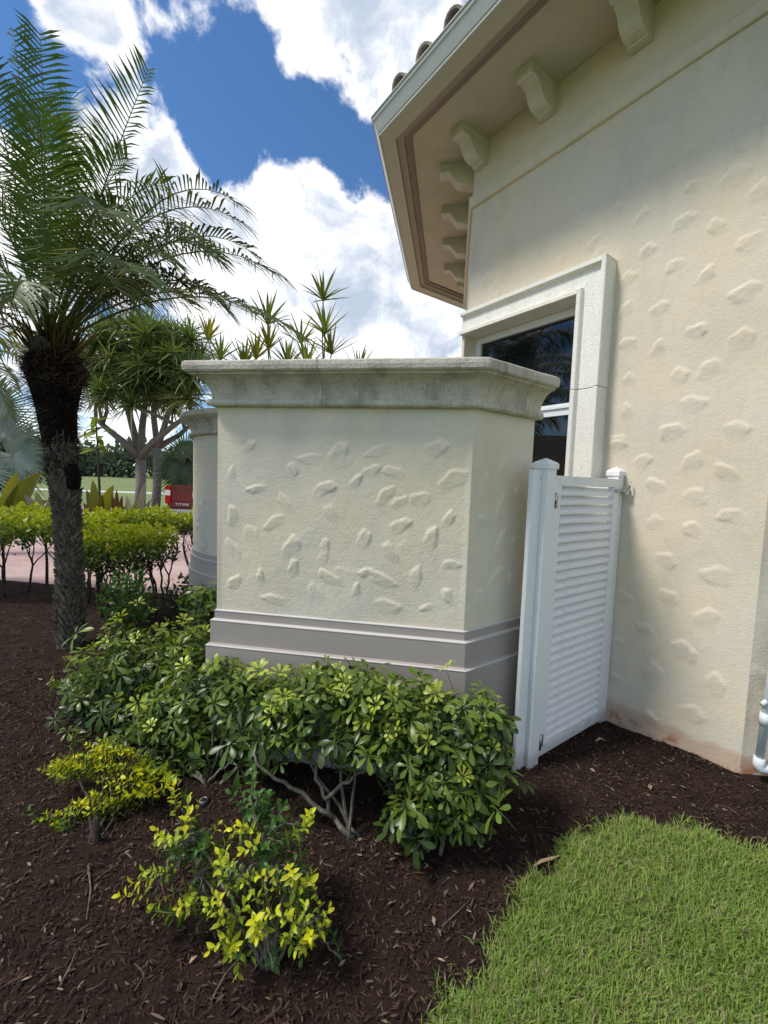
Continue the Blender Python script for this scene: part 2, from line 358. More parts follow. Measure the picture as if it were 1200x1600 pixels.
# chips of bark on it
def scatter_chips(name, n, x0, x1, y0, y1, s0, s1, label):
    x = nrg.uniform(x0, x1, n); y = y0 + (y1 - y0) * nrg.uniform(0, 1, n) ** 1.25
    k = (lawn_edge(x, y) < .02 + nrg.normal(0, .03, n)) & (y < EDGE_Y(x) - .05)
    k &= ((x - 1.517) * D1.x + (y - 2.755) * D1.y < -.01) | (y < 1.9)
    x, y = x[k], y[k]; n = len(x)
    z = gz(x, y) + nrg.uniform(-.004, .014, n)
    L = nrg.uniform(s0, s1, n) * (1 + 1.6 * (nrg.uniform(0, 1, n) > .93)); W = L * nrg.uniform(.10, .38, n)
    W = np.minimum(W, .0065)
    a = nrg.uniform(0, 2 * np.pi, n); tl = nrg.normal(0, .32, n); ro = nrg.normal(0, .5, n)
    dx = np.stack([np.cos(a) * np.cos(tl), np.sin(a) * np.cos(tl), np.sin(tl)], -1)
    sx = np.stack([-np.sin(a) * np.cos(ro), np.cos(a) * np.cos(ro), np.sin(ro)], -1)
    P = np.stack([x, y, z], -1); up = np.cross(dx, sx) * (W * .3)[:, None]
    h = (L / 2)[:, None]; w = (W / 2)[:, None]
    V = np.stack([P - dx * h - sx * w * .6, P - dx * h + sx * w * .5, P + sx * w + up, P + dx * h + sx * w * .3, P + dx * h - sx * w * .7, P - sx * w * .9 + up], 1).reshape(-1, 3)
    b = np.arange(n)[:, None] * 6
    F = np.concatenate([b + np.array([[0, 5, 2, 1]]), b + np.array([[5, 4, 3, 2]])])
    pal = np.array([(.055, .032, .022), (.032, .020, .015), (.085, .052, .036), (.022, .015, .012), (.12, .085, .06), (.065, .045, .036), (.30, .23, .16)])
    ci = nrg.choice(len(pal), n, p=[.31, .28, .13, .19, .04, .042, .008])
    c = pal[ci] * nrg.uniform(.7, 1.3, (n, 1))
    o = link(name, np_mesh(name, V, [F], M_CHIP, np.repeat(c, 6, 0)))
    return tag(o, label, 'mulch', kind='stuff')
scatter_chips('mulch_chips', 130000, -2.8, 2.4, .55, 3.2, .005, .024, 'dark brown shredded bark mulch around the shrubs and the gate')
scatter_chips('mulch_litter', 11000, -6, -1.2, 2.6, 5.8, .02, .07, 'dark bark mulch under the golden hedge and the palm')
def litter(n, x0, x1, y0, y1):
    mbs = MB(); mbs.usecol = True
    for k in range(n):
        x, y = rng.uniform(x0, x1), rng.uniform(y0, y1)
        if float(lawn_edge(np.array([x]), np.array([y]))[0]) > 0 or (x - 1.517) * D1.x + (y - 2.755) * D1.y > -.02 or (y > 1.95 and -.95 < x < .95): continue
        P = Vector((x, y, gz1(x, y) + rng.uniform(.004, .014))); a = rng.uniform(0, 6.28); d = Vector((math.cos(a), math.sin(a), rng.uniform(-.15, .2))); L = rng.uniform(.010, .036) * (1.6 if rng.random() < .06 else 1); w = L * rng.uniform(.07, .2); s_ = Vector((-math.sin(a), math.cos(a), rng.uniform(-.4, .4))); mbs.col = rng.choice(((.12, .08, .055), (.17, .12, .08), (.08, .052, .036), (.26, .20, .13), (.10, .075, .06), (.14, .11, .09)))
        i = [mbs.vert(P), mbs.vert(P + d * L * .45 + s_ * w + Vector((0, 0, w * .5))), mbs.vert(P + d * L), mbs.vert(P + d * L * .5 - s_ * w)]; mbs.face(i)
    return tag(mbs.build('bark_litter', M_CHIP), 'faded bark pieces and dead leaf bits lying on the mulch', 'mulch', kind='stuff')
litter(1500, -2.6, 2.2, .8, 3.2)
# the lawn corner
gx = np.linspace(-.4, 3.2, 150); gy = np.linspace(-.6, 2.0, 120); XX, YY = np.meshgrid(gx, gy)
ed = lawn_edge(XX, YY); ZZ = gz(XX, YY) + .028 * smooth(ed, -.01, .12) - .03 * (ed < -.015)
ZZ = ZZ - .03 * (1 - smooth(ed, -.06, .0))
vv = np.stack([XX, YY, ZZ], -1).reshape(-1, 3); ny, nx = XX.shape; ii = np.arange(ny * nx).reshape(ny, nx)
ff = np.stack([ii[:-1, :-1], ii[:-1, 1:], ii[1:, 1:], ii[1:, :-1]], -1).reshape(-1, 4); keep = (ed.reshape(-1)[ff] > -.03).any(1)
tag(link('lawn', np_mesh('lawn', vv, [ff[keep]], M_THATCH, smooth=True)), kind='structure')
def grass(n, x0, x1, y0, y1):
    x = nrg.uniform(x0, x1, n); y = nrg.uniform(y0, y1, n); ed = lawn_edge(x, y)
    k = ed > nrg.normal(0, .022, n); x, y, ed = x[k], y[k], ed[k]; n = len(x)
    z = gz(x, y) + .028 * smooth(ed, -.01, .12) - .006
    patch = .5 + .5 * np.sin(x * 6.1 + 1.7 * np.sin(y * 5.2)) * np.sin(y * 7.3 + 1.1 * np.sin(x * 4.1))
    L = nrg.uniform(.020, .058, n) * (.8 + .35 * patch); W = nrg.uniform(.0011, .0032, n)
    a = nrg.uniform(0, 2 * np.pi, n); lean = np.abs(nrg.normal(.55, .38, n)); bend = nrg.uniform(.2, .9, n)
    d = np.stack([np.cos(a), np.sin(a), np.zeros(n)], -1); s = np.stack([-np.sin(a + nrg.normal(0, .6, n)), np.cos(a), np.zeros(n)], -1)
    s /= np.linalg.norm(s, axis=1)[:, None]; up = np.array([[0, 0, 1.]])
    P = np.stack([x, y, z], -1); Lc = L[:, None]; w = W[:, None]
    p1 = P + (d * np.sin(lean)[:, None] + up * np.cos(lean)[:, None]) * Lc * .55
    l2 = np.minimum(lean + bend, 1.65); p2 = p1 + (d * np.sin(l2)[:, None] + up * np.cos(l2)[:, None]) * Lc * .5
    V = np.stack([P - s * w, P + s * w, p1 + s * w * .8, p1 - s * w * .8, p2], 1).reshape(-1, 3)
    b = np.arange(n)[:, None] * 5
    g = nrg.uniform(0, 1, (n, 1)); pt = patch[:, None]
    c = (1 - g) * np.array([[.185, .295, .056]]) + g * np.array([[.335, .430, .105]])
    c = c * (1 - .25 * pt) + .25 * pt * np.array([[.14, .24, .035]])
    dry = nrg.uniform(0, 1, n) > .80 + .10 * patch; c[dry] = np.array([.40, .36, .19]) * nrg.uniform(.6, 1.15, (dry.sum(), 1))
    return link('grass', np_mesh('grass', V, [b + np.array([[0, 1, 2, 3]]), b + np.array([[3, 2, 4]])], M_GRASS, np.repeat(c, 5, 0)))
tag(grass(185000, -.2, 2.4, .35, 1.95), 'short green lawn grass with straw-coloured blades beside the mulch', 'grass', kind='stuff')
# driveway of pink pavers, planting island, lawn path
def strip(name, pts, z0, z1, mat, kind='structure'):
    mb = MB(); n = len(pts); mb.loft([[(x, y, z0) for x, y in pts], [(x, y, z1) for x, y in pts]])
    return tag(mb.build(name, mat), kind=kind)
def par(x, off): return (x, EDGE_Y(x) + off)
strip('driveway', [par(-30, .02), par(3, .02), par(3, 11.5), par(-30, 11.5)], -.3, -.055, M_PAVER)
isl = [(-10.6 + 4.3 * math.cos(t) * (1 + .08 * math.sin(3 * t)), 12.3 + 1.9 * math.sin(t)) for t in np.linspace(0, 2 * math.pi, 40)[:-1]]
strip('planting_island', isl, -.3, .05, M_MULCH)
strip('island_kerb', [((x + 10.6) * 1.04 - 10.6, (y - 12.3) * 1.07 + 12.3) for x, y in isl], -.3, .03, M_PATH)
strip('field_path', [(-200, 34.5), (60, 31.5), (60, 33.6), (-200, 37)], -.3, -.09, M_PATH)

# ================================================================== STUCCO RELIEF
def relief(mb, O, du, nrm_, W, z0, z1, marks, cell, hole=None, seed=1, back=0.0):
    """a trowelled wall face: raised plaster pats at `marks` (u, z, half length, half width, angle, height, lip)"""
    nu, nz = int(W / cell) + 1, int((z1 - z0) / cell) + 1
    u = np.linspace(0, W, nu); z = np.linspace(z0, z1, nz)
    if hole:
        for k, lst in ((0, u), (1, u), (2, z), (3, z)):
            j = np.argmin(abs(lst - hole[k])); lst[j] = hole[k]
    U, Z = np.meshgrid(u, z); H = np.zeros(U.shape)
    r = np.random.default_rng(seed)
    for k in range(14):
        fx, fz = r.normal(0, 2.2, 2); H += .0011 * np.sin(fx * U * 2 + fz * Z * 2 + r.uniform(0, 6))
    for (mu, mz, a, b, an, A, lip) in marks:
        ca, sa = math.cos(an), math.sin(an); x = (U - mu) * ca + (Z - mz) * sa; y = -(U - mu) * sa + (Z - mz) * ca
        th = np.arctan2(y / b, x / a); p = r.uniform(0, 6, 3)
        rr = (abs(x / a) ** 2.2 + abs(y / b) ** 2.2) ** (1 / 2.2) * (1 + .06 * np.sin(2 * th + p[0]) + .10 * np.sin(3 * th + p[1]) + .07 * np.sin(5 * th + p[2])) + .04 * np.sin(x * 160 + p[0]) * np.sin(y * 190 + p[1])
        pad = smooth(-rr, -1.12, -1.12 + r.uniform(.22, .42)); ph_ = r.uniform(.9, 2.6)   # a flat wedge: one raised trowel lip, the other side runs out into the wall
        wd = ((U - mu) * math.cos(ph_) + (Z - mz) * math.sin(ph_)) / (.62 * a + .38 * b)
        H += A * pad * (.10 + .90 * smooth(wd, -1.0, .75)) * (1 + .10 * np.sin(x * 90 + p[1]) * np.sin(y * 110 + p[2]))
    edge = np.minimum(np.minimum(U, W - U), np.minimum(Z - z0, z1 - Z)); H *= smooth(edge, 0, .03)
    P = np.array([O.x, O.y, 0])[None, None] + U[..., None] * np.array(du)[None, None] + H[..., None] * np.array(nrm_)[None, None]
    P[..., 2] += Z
    base = len(mb.v); mb.v.extend(map(tuple, P.reshape(-1, 3))); mb.c.extend([mb.col] * (nu * nz))
    ok = np.ones((nz - 1, nu - 1), bool)
    if hole:
        uc = (u[:-1] + u[1:]) / 2; zc = (z[:-1] + z[1:]) / 2
        ok &= ~((uc[None] > hole[0]) & (uc[None] < hole[1]) & (zc[:, None] > hole[2]) & (zc[:, None] < hole[3]))
    flip = Vector(du).cross(Vector((0, 0, 1))).dot(Vector(nrm_)) < 0
    for j in range(nz - 1):
        for i in range(nu - 1):
            if ok[j, i]:
                q = (base + j * nu + i, base + j * nu + i + 1, base + (j + 1) * nu + i + 1, base + (j + 1) * nu + i)
                mb.f.append(q[::-1] if flip else q)
    k = int(ok.sum()); mb.m.extend([0] * k); mb.sm.extend([True] * k)
def plane_hit(px, py, P, n):
    d = ray(px, py); return CP + d * ((Vector((P.x, P.y, CAM_H)) - CP).dot(n) / d.dot(n))
def mitre(na, nb): return (na + nb) / (1 + na.dot(nb))
def sweep(mb, P0, P1, m0, m1, prof, m=0):
    r0 = [(P0.x + m0.x * s, P0.y + m0.y * s, z) for s, z in prof]; r1 = [(P1.x + m1.x * s, P1.y + m1.y * s, z) for s, z in prof]
    mb.loft([r0, r1], m)

# ================================================================== FRONT PRIVACY WALL
WC = Vector((.426, 2.103, 0)); FL = WC - EX * 1.357; WE = WC + D1 * .486; FB = FL + dr(90) * 1.5
nL, nF, nC = dr(180), dr(-90), dr(-45)
pw = empty('privacy_wall', (FL + WC) / 2)
tag(pw, 'cream stucco screen wall with angled end, weathered stone cap and taupe plinth', 'wall')
pw_loc = pw.location.copy()
def child(mb, name, mat, root):       # build in world space under a root that only has a location
    inv = Vector(root.location); mb.v = [(x - inv.x, y - inv.y, z - inv.z) for x, y, z in mb.v]
    return mb.build(name, mat, root)
zf = [(255, 330, 50, 35), (435, 365, 55, 5), (515, 355, 70, 70), (632, 342, 65, 15), (790, 340, 70, 35), (280, 450, 50, 15), (470, 452, 62, 30), (565, 430, 40, 60), (680, 405, 60, -20), (845, 425, 72, 30), (365, 495, 60, -50), (330, 547, 62, 30), (650, 470, 60, 45), (750, 480, 50, 0), (210, 530, 55, 85), (500, 525, 60, -50), (268, 590, 65, -55), (380, 620, 65, 60), (585, 600, 60, 70), (830, 540, 50, 60), (690, 560, 60, 40), (210, 630, 70, -60), (665, 635, 60, -55), (780, 600, 65, 75), (475, 620, 40, 85), (385, 680, 50, 80), (215, 720, 45, 40), (290, 705, 40, 85), (490, 708, 60, -25), (595, 690, 40, 20), (640, 712, 65, -25), (735, 710, 55, 70), (840, 670, 45, 0), (835, 765, 55, -55), (330, 770, 65, -10), (450, 755, 60, -60), (565, 745, 40, 80), (655, 790, 65, -15), (770, 793, 35, 20), (610, 400, 45, 30), (690, 490, 40, 30), (815, 245, 50, 25), (380, 400, 45, 70), (205, 410, 40, 80)]
marks = []
for (x, y, l, an) in zf:
    P = plane_hit(250 + x / 1.846, 520 + y / 1.846, WC, nF); h = l / 1.846 / 300 / 2
    marks.append(((P - FL).dot(EX), P.z, h * 1.22, h * rng.uniform(.45, .72), R(an), rng.uniform(.0035, .0068), rng.uniform(.5, 1.3)))
for k in range(14): marks.append((rng.uniform(.06, 1.3), rng.uniform(.88, 1.86), rng.uniform(.04, .08), rng.uniform(.025, .04), rng.uniform(0, 3.1), rng.uniform(.001, .0022), .6))
mb = MB(); Z0, ZP, ZC = -.15, .80, 1.912
relief(mb, FL, EX, nF, 1.357, ZP - .02, ZC + .01, marks, .0065, seed=3)
zc = [(995, 390, 55, 70), (938, 450, 60, 80), (990, 500, 60, 60), (935, 545, 40, -20), (985, 610, 60, 70), (970, 705, 50, 45), (925, 780, 65, -65), (1040, 480, 50, -60), (1030, 620, 50, -50), (1020, 720, 50, -60)]
marks = []
for (x, y, l, an) in zc:
    P = plane_hit(250 + x / 1.846, 520 + y / 1.846, WC, nC); h = l / 1.846 / 300 / 2
    marks.append(((P - WC).dot(D1), P.z, h * 1.5, h * .7, R(an), rng.uniform(.006, .009), .8))
relief(mb, WC, D1, nC, .486, ZP - .02, ZC + .01, marks, .0065, seed=4)
T = .2
mI0, mI1 = mitre(nL, nF), mitre(nF, nC)
I = [FB - nL * T, FL - mI0 * T, WC - mI1 * T, WE - nC * T]
def wq(a, b, z0=ZP - .02, z1=ZC + .01): mb.poly([(a.x, a.y, z0), (b.x, b.y, z0), (b.x, b.y, z1), (a.x, a.y, z1)])
wq(FB, FL); wq(I[1], I[0]); wq(I[2], I[1]); wq(I[3], I[2]); wq(WE, I[3]); wq(I[0], FB)
child(mb, 'wall_body', M_STUCCO_W, pw)
prof = [(-T - .004, Z0), (.042, Z0), (.042, .603), (.038, .611), (.026, .6175), (.024, .62), (.024, .740), (.021, .747), (.010, .752), (.008, .755), (.008, .793), (.004, .801), (-.010, .804), (-T - .004, .804)]
mb = MB()
PP = [FB, FL, WC, WE]; MM = [nL, mI0, mI1, nC]
for i in range(3): sweep(mb, PP[i], PP[i + 1] + (D1 * .008 if i == 2 else Vector()), MM[i], MM[i + 1], prof)
child(mb, 'plinth', M_PLINTH, pw)
for (s0_, z0_, w_) in ((.0435, .6045, .018), (.0255, .7415, .016), (.0095, .7935, .010)):  # added pale strips: the bright line of light on each plinth ledge, as colour
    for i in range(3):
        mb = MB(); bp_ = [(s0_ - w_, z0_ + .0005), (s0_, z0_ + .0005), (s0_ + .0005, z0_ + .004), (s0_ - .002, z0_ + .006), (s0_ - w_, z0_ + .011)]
        sweep(mb, PP[i], PP[i + 1] + (D1 * .0085 if i == 2 else Vector()), MM[i], MM[i + 1], bp_); child(mb, 'ledge_highlight', M_LEDGE_LIGHT, pw)
def cap_prof():
    p = [(-T - .02, 1.912), (.024, 1.912), (.038, 1.916), (.044, 1.925), (.043, 1.938), (.036, 1.947), (.022, 1.951)]
    for k in range(1, 9):
        t = k / 8; p.append((.020 + .082 * (1 - math.cos(t * 1.45)) / (1 - math.cos(1.45)), 1.950 + .112 * math.sin(t * 1.45) / math.sin(1.45)))
    return p + [(.104, 2.070), (.120, 2.073), (.127, 2.080), (.129, 2.100), (.126, 2.119), (.116, 2.127), (-T - .02, 2.130)]
CAPP = cap_prof()
def jitterprof(k): return [(s + (rng.uniform(-.0012, .0012) if s > 0 else 0), z + rng.uniform(-.0012, .0012)) for s, z in CAPP]
JX = WC - EX * (1.357 - (plane_hit(507, 600, WC, nF) - FL).dot(EX))
for (a, b, ma, mb_) in ((FB, FL, nL, mI0), (FL, JX - EX * .0012, mI0, nF), (JX + EX * .0012, WC, nF, mI1), (WC, WE + D1 * .018, mI1, nC)):
    mb = MB(); n = max(2, int((b - a).length / .05)); rings = []
    for k in range(n + 1):
        t = k / n; Pm = a.lerp(b, t); nn = ma.lerp(mb_, t)
        if 0 < k < n:
            e = (b - a).normalized(); flat = Vector((e.y, -e.x, 0)); flat = flat if flat.dot(ma) > 0 else -flat
            s0 = .16 / (b - a).length; w0 = max(0, 1 - t / s0) if (b - a).length > .2 else 1 - t; w1 = max(0, 1 - (1 - t) / s0) if (b - a).length > .2 else t
            nn = flat + (ma - flat) * w0 + (mb_ - flat) * w1
        jj = CAPP if k in (0, n) else jitterprof(k)
        rings.append([(Pm.x + nn.x * s, Pm.y + nn.y * s, z) for s, z in jj])
    mb.loft(rings); child(mb, 'cap_stone', M_CAP, pw)

# the round planter wall behind it
RC, RR_ = Vector((-1.05, 4.75, 0)), 1.0
rw = empty('round_planter_wall', RC); tag(rw, 'round cream stucco planter wall with stone cap behind the angled screen wall', 'wall')
mb = MB(); na, nz = 360, 110
A = np.linspace(0, 2 * np.pi, na + 1)[:-1]; Zs = np.linspace(.78, 1.92, nz); AA, ZZ = np.meshgrid(A, Zs); H = np.zeros(AA.shape)
for k in range(110):
    ma, mz = rng.uniform(0, 6.283), rng.uniform(.85, 1.85); an = rng.uniform(0, 3.1); a_, b_ = rng.uniform(.04, .06), rng.uniform(.018, .026)
    du = ((AA - ma + np.pi) % (2 * np.pi) - np.pi) * RR_; x = du * math.cos(an) + (ZZ - mz) * math.sin(an); y = -du * math.sin(an) + (ZZ - mz) * math.cos(an)
    H += .006 * smooth(-np.hypot(x / a_, y / b_), -1.15, -.6)
rad = RR_ + H; V = np.stack([rad * np.cos(AA), rad * np.sin(AA), ZZ], -1).reshape(-1, 3)
mb.v.extend(map(tuple, V)); mb.c.extend([(1, 1, 1)] * len(V))
for j in range(nz - 1):
    for i in range(na): mb.face((j * na + i, j * na + (i + 1) % na, (j + 1) * na + (i + 1) % na, (j + 1) * na + i), 0, True)
mb.lathe([(RR_ - .2, 1.92), (RR_ - .2, 1.25)], 48)
mb.build('wall_body', M_STUCCO_W, rw)
mb = MB(); mb.lathe([(RR_ + s, z) for s, z in prof[1:-1]], 120); mb.build('plinth', M_PLINTH, rw)
for (s0_, z0_, w_) in ((.0435, .6045, .018), (.0255, .7415, .016), (.0095, .7935, .010)):  # same painted highlight strips, carried round the planter's plinth
    mb = MB(); mb.lathe([(RR_ + s0_ - w_, z0_ + .0005), (RR_ + s0_, z0_ + .0005), (RR_ + s0_ + .0005, z0_ + .004), (RR_ + s0_ - .002, z0_ + .006), (RR_ + s0_ - w_, z0_ + .011)], 120); mb.build('ledge_highlight', M_LEDGE_LIGHT, rw)
for k in range(6):
    mb = MB(); a0 = k * math.pi / 3 + .3; mb.lathe([(RR_ + s, z) for s, z in CAPP], 20, a0=a0 + .002, a1=a0 + math.pi / 3 - .002); mb.build('cap_stone', M_CAP, rw)
mb = MB(); mb.lathe([(0, 1.7), (RR_ - .21, 1.7), (RR_ - .21, 1.3)], 40); mb.build('soil', M_MULCH, rw)

# ================================================================== BUILDING (eight-sided)
V1 = Vector((.686, 3.901, 0)); S8 = 2.15
VV = [V1]
for k in range(7): VV.append(VV[-1] + dr(-45 + 45 * k) * S8)
# side k runs VV[k] -> VV[k+1]; outward normal is to its right
def side(k): a, b = VV[k % 8], VV[(k + 1) % 8]; e = (b - a).normalized(); return a, b, e, Vector((e.y, -e.x, 0))
CEN = sum((v for v in VV), Vector()) / 8
bld = empty('stucco_building', CEN); tag(bld, 'eight-sided cream stucco building with bracketed eaves and stone-framed window', 'building')
W1a, W1b, W1e, W1n = side(0)
ZT = 4.44
hole = (.062, 1.10, 1.0, 2.83)
mk1 = [(550, 480, .075, 35), (660, 535, .06, 60), (615, 320, .055, 5), (340, 660, .06, 25), (490, 680, .055, -45), (620, 745, .06, 0), (310, 840, .055, -10), (435, 885, .055, 50), (600, 955, .065, 5), (190, 780, .05, 5), (385, 510, .045, -30), (165, 640, .05, 45), (105, 900, .055, 45), (95, 1030, .055, 35), (240, 1025, .055, 25), (110, 1170, .055, -25), (235, 1190, .055, 75), (395, 1115, .055, -15), (585, 1150, .06, 65), (450, 1275, .065, 30), (115, 1320, .05, -75), (320, 1305, .055, 70), (380, 1420, .065, -10), (110, 1455, .055, -70), (290, 1535, .06, 30), (565, 1530, .06, -50), (70, 1580, .06, 25), (420, 320, .05, 40), (370, 250, .05, 35), (200, 150, .04, 30), (250, 285, .04, 35), (40, 360, .04, 20), (130, 500, .045, 40), (60, 610, .045, 45)]
mk2 = [(75, 50, .055, 20), (185, 130, .065, 65), (420, 130, .065, 65), (580, 175, .065, -30), (250, 235, .055, -30), (425, 290, .065, 15), (605, 375, .06, 0), (250, 410, .055, 80), (425, 440, .055, -25), (295, 580, .06, -15), (540, 655, .075, -12), (95, 745, .055, -40), (310, 755, .06, -50), (485, 850, .065, 50), (200, 900, .055, -40), (60, 960, .05, -15), (375, 1000, .07, 0), (245, 1110, .07, -55), (70, 1130, .05, 0), (520, 1160, .065, 80), (410, 1290, .075, 10), (230, 1320, .055, -55)]
marks = []
for src, ox, oy, sc in ((mk1, 940, 100, 2.667), (mk2, 940, 680, 2.963)):
    for (x, y, a, an) in src:
        P = plane_hit(ox + x / sc, oy + y / sc, W1a, W1n); fade = .95
        marks.append(((P - W1a).dot(W1e), P.z, a * rng.uniform(.9, 1.08), a * rng.uniform(.6, .85), R(an), rng.uniform(.0055, .0095) * fade, rng.uniform(.5, 1.1)))
for k in range(24):       # the part of the wall left of and above the window
    marks.append((rng.uniform(.05, 1.25), rng.uniform(3.05, 3.85), .055, .032, R(rng.uniform(20, 70)), .006, .6))
mb = MB(); relief(mb, W1a, W1e, W1n, S8, -.2, 3.97, marks, .0085, hole, 9)
def wallquad(k, z0, z1, off=0):
    a, b, e, n = side(k); mb.poly([(a.x + n.x * off, a.y + n.y * off, z0), (b.x + n.x * off, b.y + n.y * off, z0), (b.x + n.x * off, b.y + n.y * off, z1), (a.x + n.x * off, a.y + n.y * off, z1)])
wallquad(0, 3.97, 4.6)
a, b, e, n = side(1)
marks = [(rng.uniform(.05, 2.1), rng.uniform(.15, 3.8), .06, .034, R(rng.uniform(0, 180)), .007, .7) for k in range(90)]
relief(mb, a, e, n, S8, -.2, 3.97, marks, .012, None, 10); wallquad(1, 3.97, 4.6)
for k in range(2, 8): wallquad(k, -.2, 4.6)
child(mb, 'wall', M_STUCCO, bld)
def ring8(name, prof, mat, sides=range(8), sub=None):
    for k in sides:
        a, b, e, n = side(k); n0, n1 = side(k - 1)[3], side(k + 1)[3]
        mb = MB(); sweep(mb, a, b, mitre(n0, n), mitre(n, n1), prof); child(mb, name, mat, sub or bld)
ring8('frieze_moulding', [(-.02, 3.945), (.022, 3.945), (.030, 3.955), (.030, 4.012), (.036, 4.018), (.036, 4.032), (.026, 4.04), (-.02, 4.043)], M_STUCCO)
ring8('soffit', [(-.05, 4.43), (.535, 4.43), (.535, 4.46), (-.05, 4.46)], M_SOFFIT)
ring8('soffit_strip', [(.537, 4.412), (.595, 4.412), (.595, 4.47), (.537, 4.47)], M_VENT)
ring8('soffit_batten', [(.597, 4.398), (.66, 4.398), (.66, 4.47), (.597, 4.47)], M_BROWN)
ring8('fascia', [(.663, 4.37), (.782, 4.37), (.782, 4.49), (.663, 4.49)], M_FASCIA)
ring8('gutter', [(.784, 4.366), (.795, 4.366), (.797, 4.379), (.803, 4.385), (.838, 4.462), (.846, 4.470), (.850, 4.492), (.858, 4.494), (.858, 4.502), (.784, 4.502)], M_GUTTER)
# corbels under the soffit
def corbel_mesh():
    p = [(0, 4.236), (.06, 4.236), (.06, 4.251), (.085, 4.249), (.12, 4.252), (.148, 4.263), (.172, 4.286), (.19, 4.315), (.21, 4.340), (.235, 4.355), (.262, 4.359), (.285, 4.352), (.302, 4.358), (.31, 4.374), (.31, 4.429), (0, 4.429)]
    mb = MB(); mb.loft([[(-.06, -y, z) for y, z in p], [(.06, -y, z) for y, z in p]]); return mb.mesh('corbel', [M_CORBEL])
cm = corbel_mesh()
for k in (0, 1, 6, 7):
    a, b, e, n = side(k)
    for j in range(4):
        t = .085 + .635 * j if k in (0,) else .17 + .6 * j
        o = link('corbel', cm, bld); P = a + e * t + n * .002; o.location = P - CEN; o.location.z = 0; o.rotation_euler = (0, 0, math.atan2(e.y, e.x))
# roof with barrel tiles
rt_mb = MB(); APX = Vector((CEN.x, CEN.y, 4.50 + 1.45)); RB = []
for k in range(8):
    n0, n1 = side(k - 1)[3], side(k)[3]; m_ = mitre(n0, n1); RB.append(Vector((VV[k].x + m_.x * .82, VV[k].y + m_.y * .82, 4.505)))
for k in range(8): rt_mb.poly([RB[k], RB[(k + 1) % 8], APX])
rt_mb.poly(RB[::-1])
roof = child(rt_mb, 'roof', M_TILE, bld)
tm = MB(); n_ = 8
for (r0, r1, y0, y1, dz) in ((.088, .078, 0, .42, 0),):
    out0 = [(r0 * math.cos(math.pi * k / n_), y0, r0 * math.sin(math.pi * k / n_) * .9) for k in range(n_ + 1)]; out1 = [(r1 * math.cos(math.pi * k / n_), y1, r1 * math.sin(math.pi * k / n_) * .9) for k in range(n_ + 1)]
    in0 = [((r0 - .016) * math.cos(math.pi * k / n_), y0, (r0 - .016) * math.sin(math.pi * k / n_) * .9) for k in range(n_ + 1)]; in1 = [((r1 - .016) * math.cos(math.pi * k / n_), y1, (r1 - .016) * math.sin(math.pi * k / n_) * .9) for k in range(n_ + 1)]
    tm.loft([out0 + in0[::-1], out1 + in1[::-1]])
tme = tm.mesh('roof_tile', [M_TILE])
for k in (0, 1, 7, 6):
    a, b = RB[k], RB[(k + 1) % 8]; e = (b - a).normalized(); mid = (a + b) / 2; up = (APX - mid); Ls = up.length; up.normalize(); nn = e.cross(up)
    W = (b - a).length; off = .04 if k == 0 else 0
    for r in range(-6, 7):
        u = r * .285 + off
        for c in range(6):
            s0 = c * .37 + (.0 if k == 0 else .16)
            if abs(u) > W / 2 * (1 - max(0, s0) / Ls) - .06: continue
            o = link('roof_tile', tme, roof); P = mid + e * u + up * s0 + nn * (.012 if nn.z > 0 else -.012)
            z_ = nn if nn.z > 0 else -nn
            o.matrix_local = Matrix.Translation(P - CEN) @ Matrix((e, up, z_)).transposed().to_4x4()
# window with stone surround
def wl_(u, out, z): return (W1a.x + W1e.x * u + W1n.x * out, W1a.y + W1e.y * u + W1n.y * out, z)
win = empty('window'); win.parent = bld; win['label'] = 'dark tinted window in a white coral-stone surround'
win.location = Vector(wl_(.58, 0, 1.0)) - CEN
def wchild(mb, name, mat):
    inv = Vector(wl_(.58, 0, 1.0)); mb.v = [(x - inv.x, y - inv.y, z - inv.z) for x, y, z in mb.v]; return mb.build(name, mat, win)
# surround profile: across (0 outer edge .. .2 inner edge) and out from the wall
tp = [(0, -.01), (0, .125), (.004, .13), (.028, .13), (.033, .124), (.036, .104), (.045, .099), (.148, .099), (.153, .106), (.156, .124), (.161, .13), (.186, .13), (.19, .125), (.19, -.07), (.11, -.07), (.11, -.01)]
U0, U1, ZT1 = .036, 1.295, 3.02
def tpiece(pts):
    mb = MB(); mb.loft([[pt(a_, o_) for a_, o_ in tp] for pt in pts]); return wchild(mb, 'stone_surround', M_TRIM)
tpiece([lambda a, o: wl_(U0, o, ZT1 - a), lambda a, o: wl_(.66, o, ZT1 - a), lambda a, o: wl_(U1 - a - .0012, o, ZT1 - a)])
tpiece([lambda a, o: wl_(U1 - a, o, ZT1 - a - .0012), lambda a, o: wl_(U1 - a, o, 2.6), lambda a, o: wl_(U1 - a, o, 2.208)])
tpiece([lambda a, o: wl_(U1 - a, o, 2.203), lambda a, o: wl_(U1 - a, o, 1.6), lambda a, o: wl_(U1 - a, o, 1.0)])
mb = MB(); 
def wbox(mb, u0, u1, o0, o1, z0, z1):
    mb.hexa([wl_(u0, o0, z0), wl_(u1, o0, z0), wl_(u1, o1, z0), wl_(u0, o1, z0)], [wl_(u0, o0, z1), wl_(u1, o0, z1), wl_(u1, o1, z1), wl_(u0, o1, z1)])
wbox(mb, U0 + .004, .068, -.09, .097, 1.0, 2.828); wchild(mb, 'jamb_return', M_STUCCO)
mb = MB(); wbox(mb, U0, U1, -.09, .15, .93, .998); wchild(mb, 'sill', M_TRIM)
mb = MB(); g0, g1 = -.09, -.045
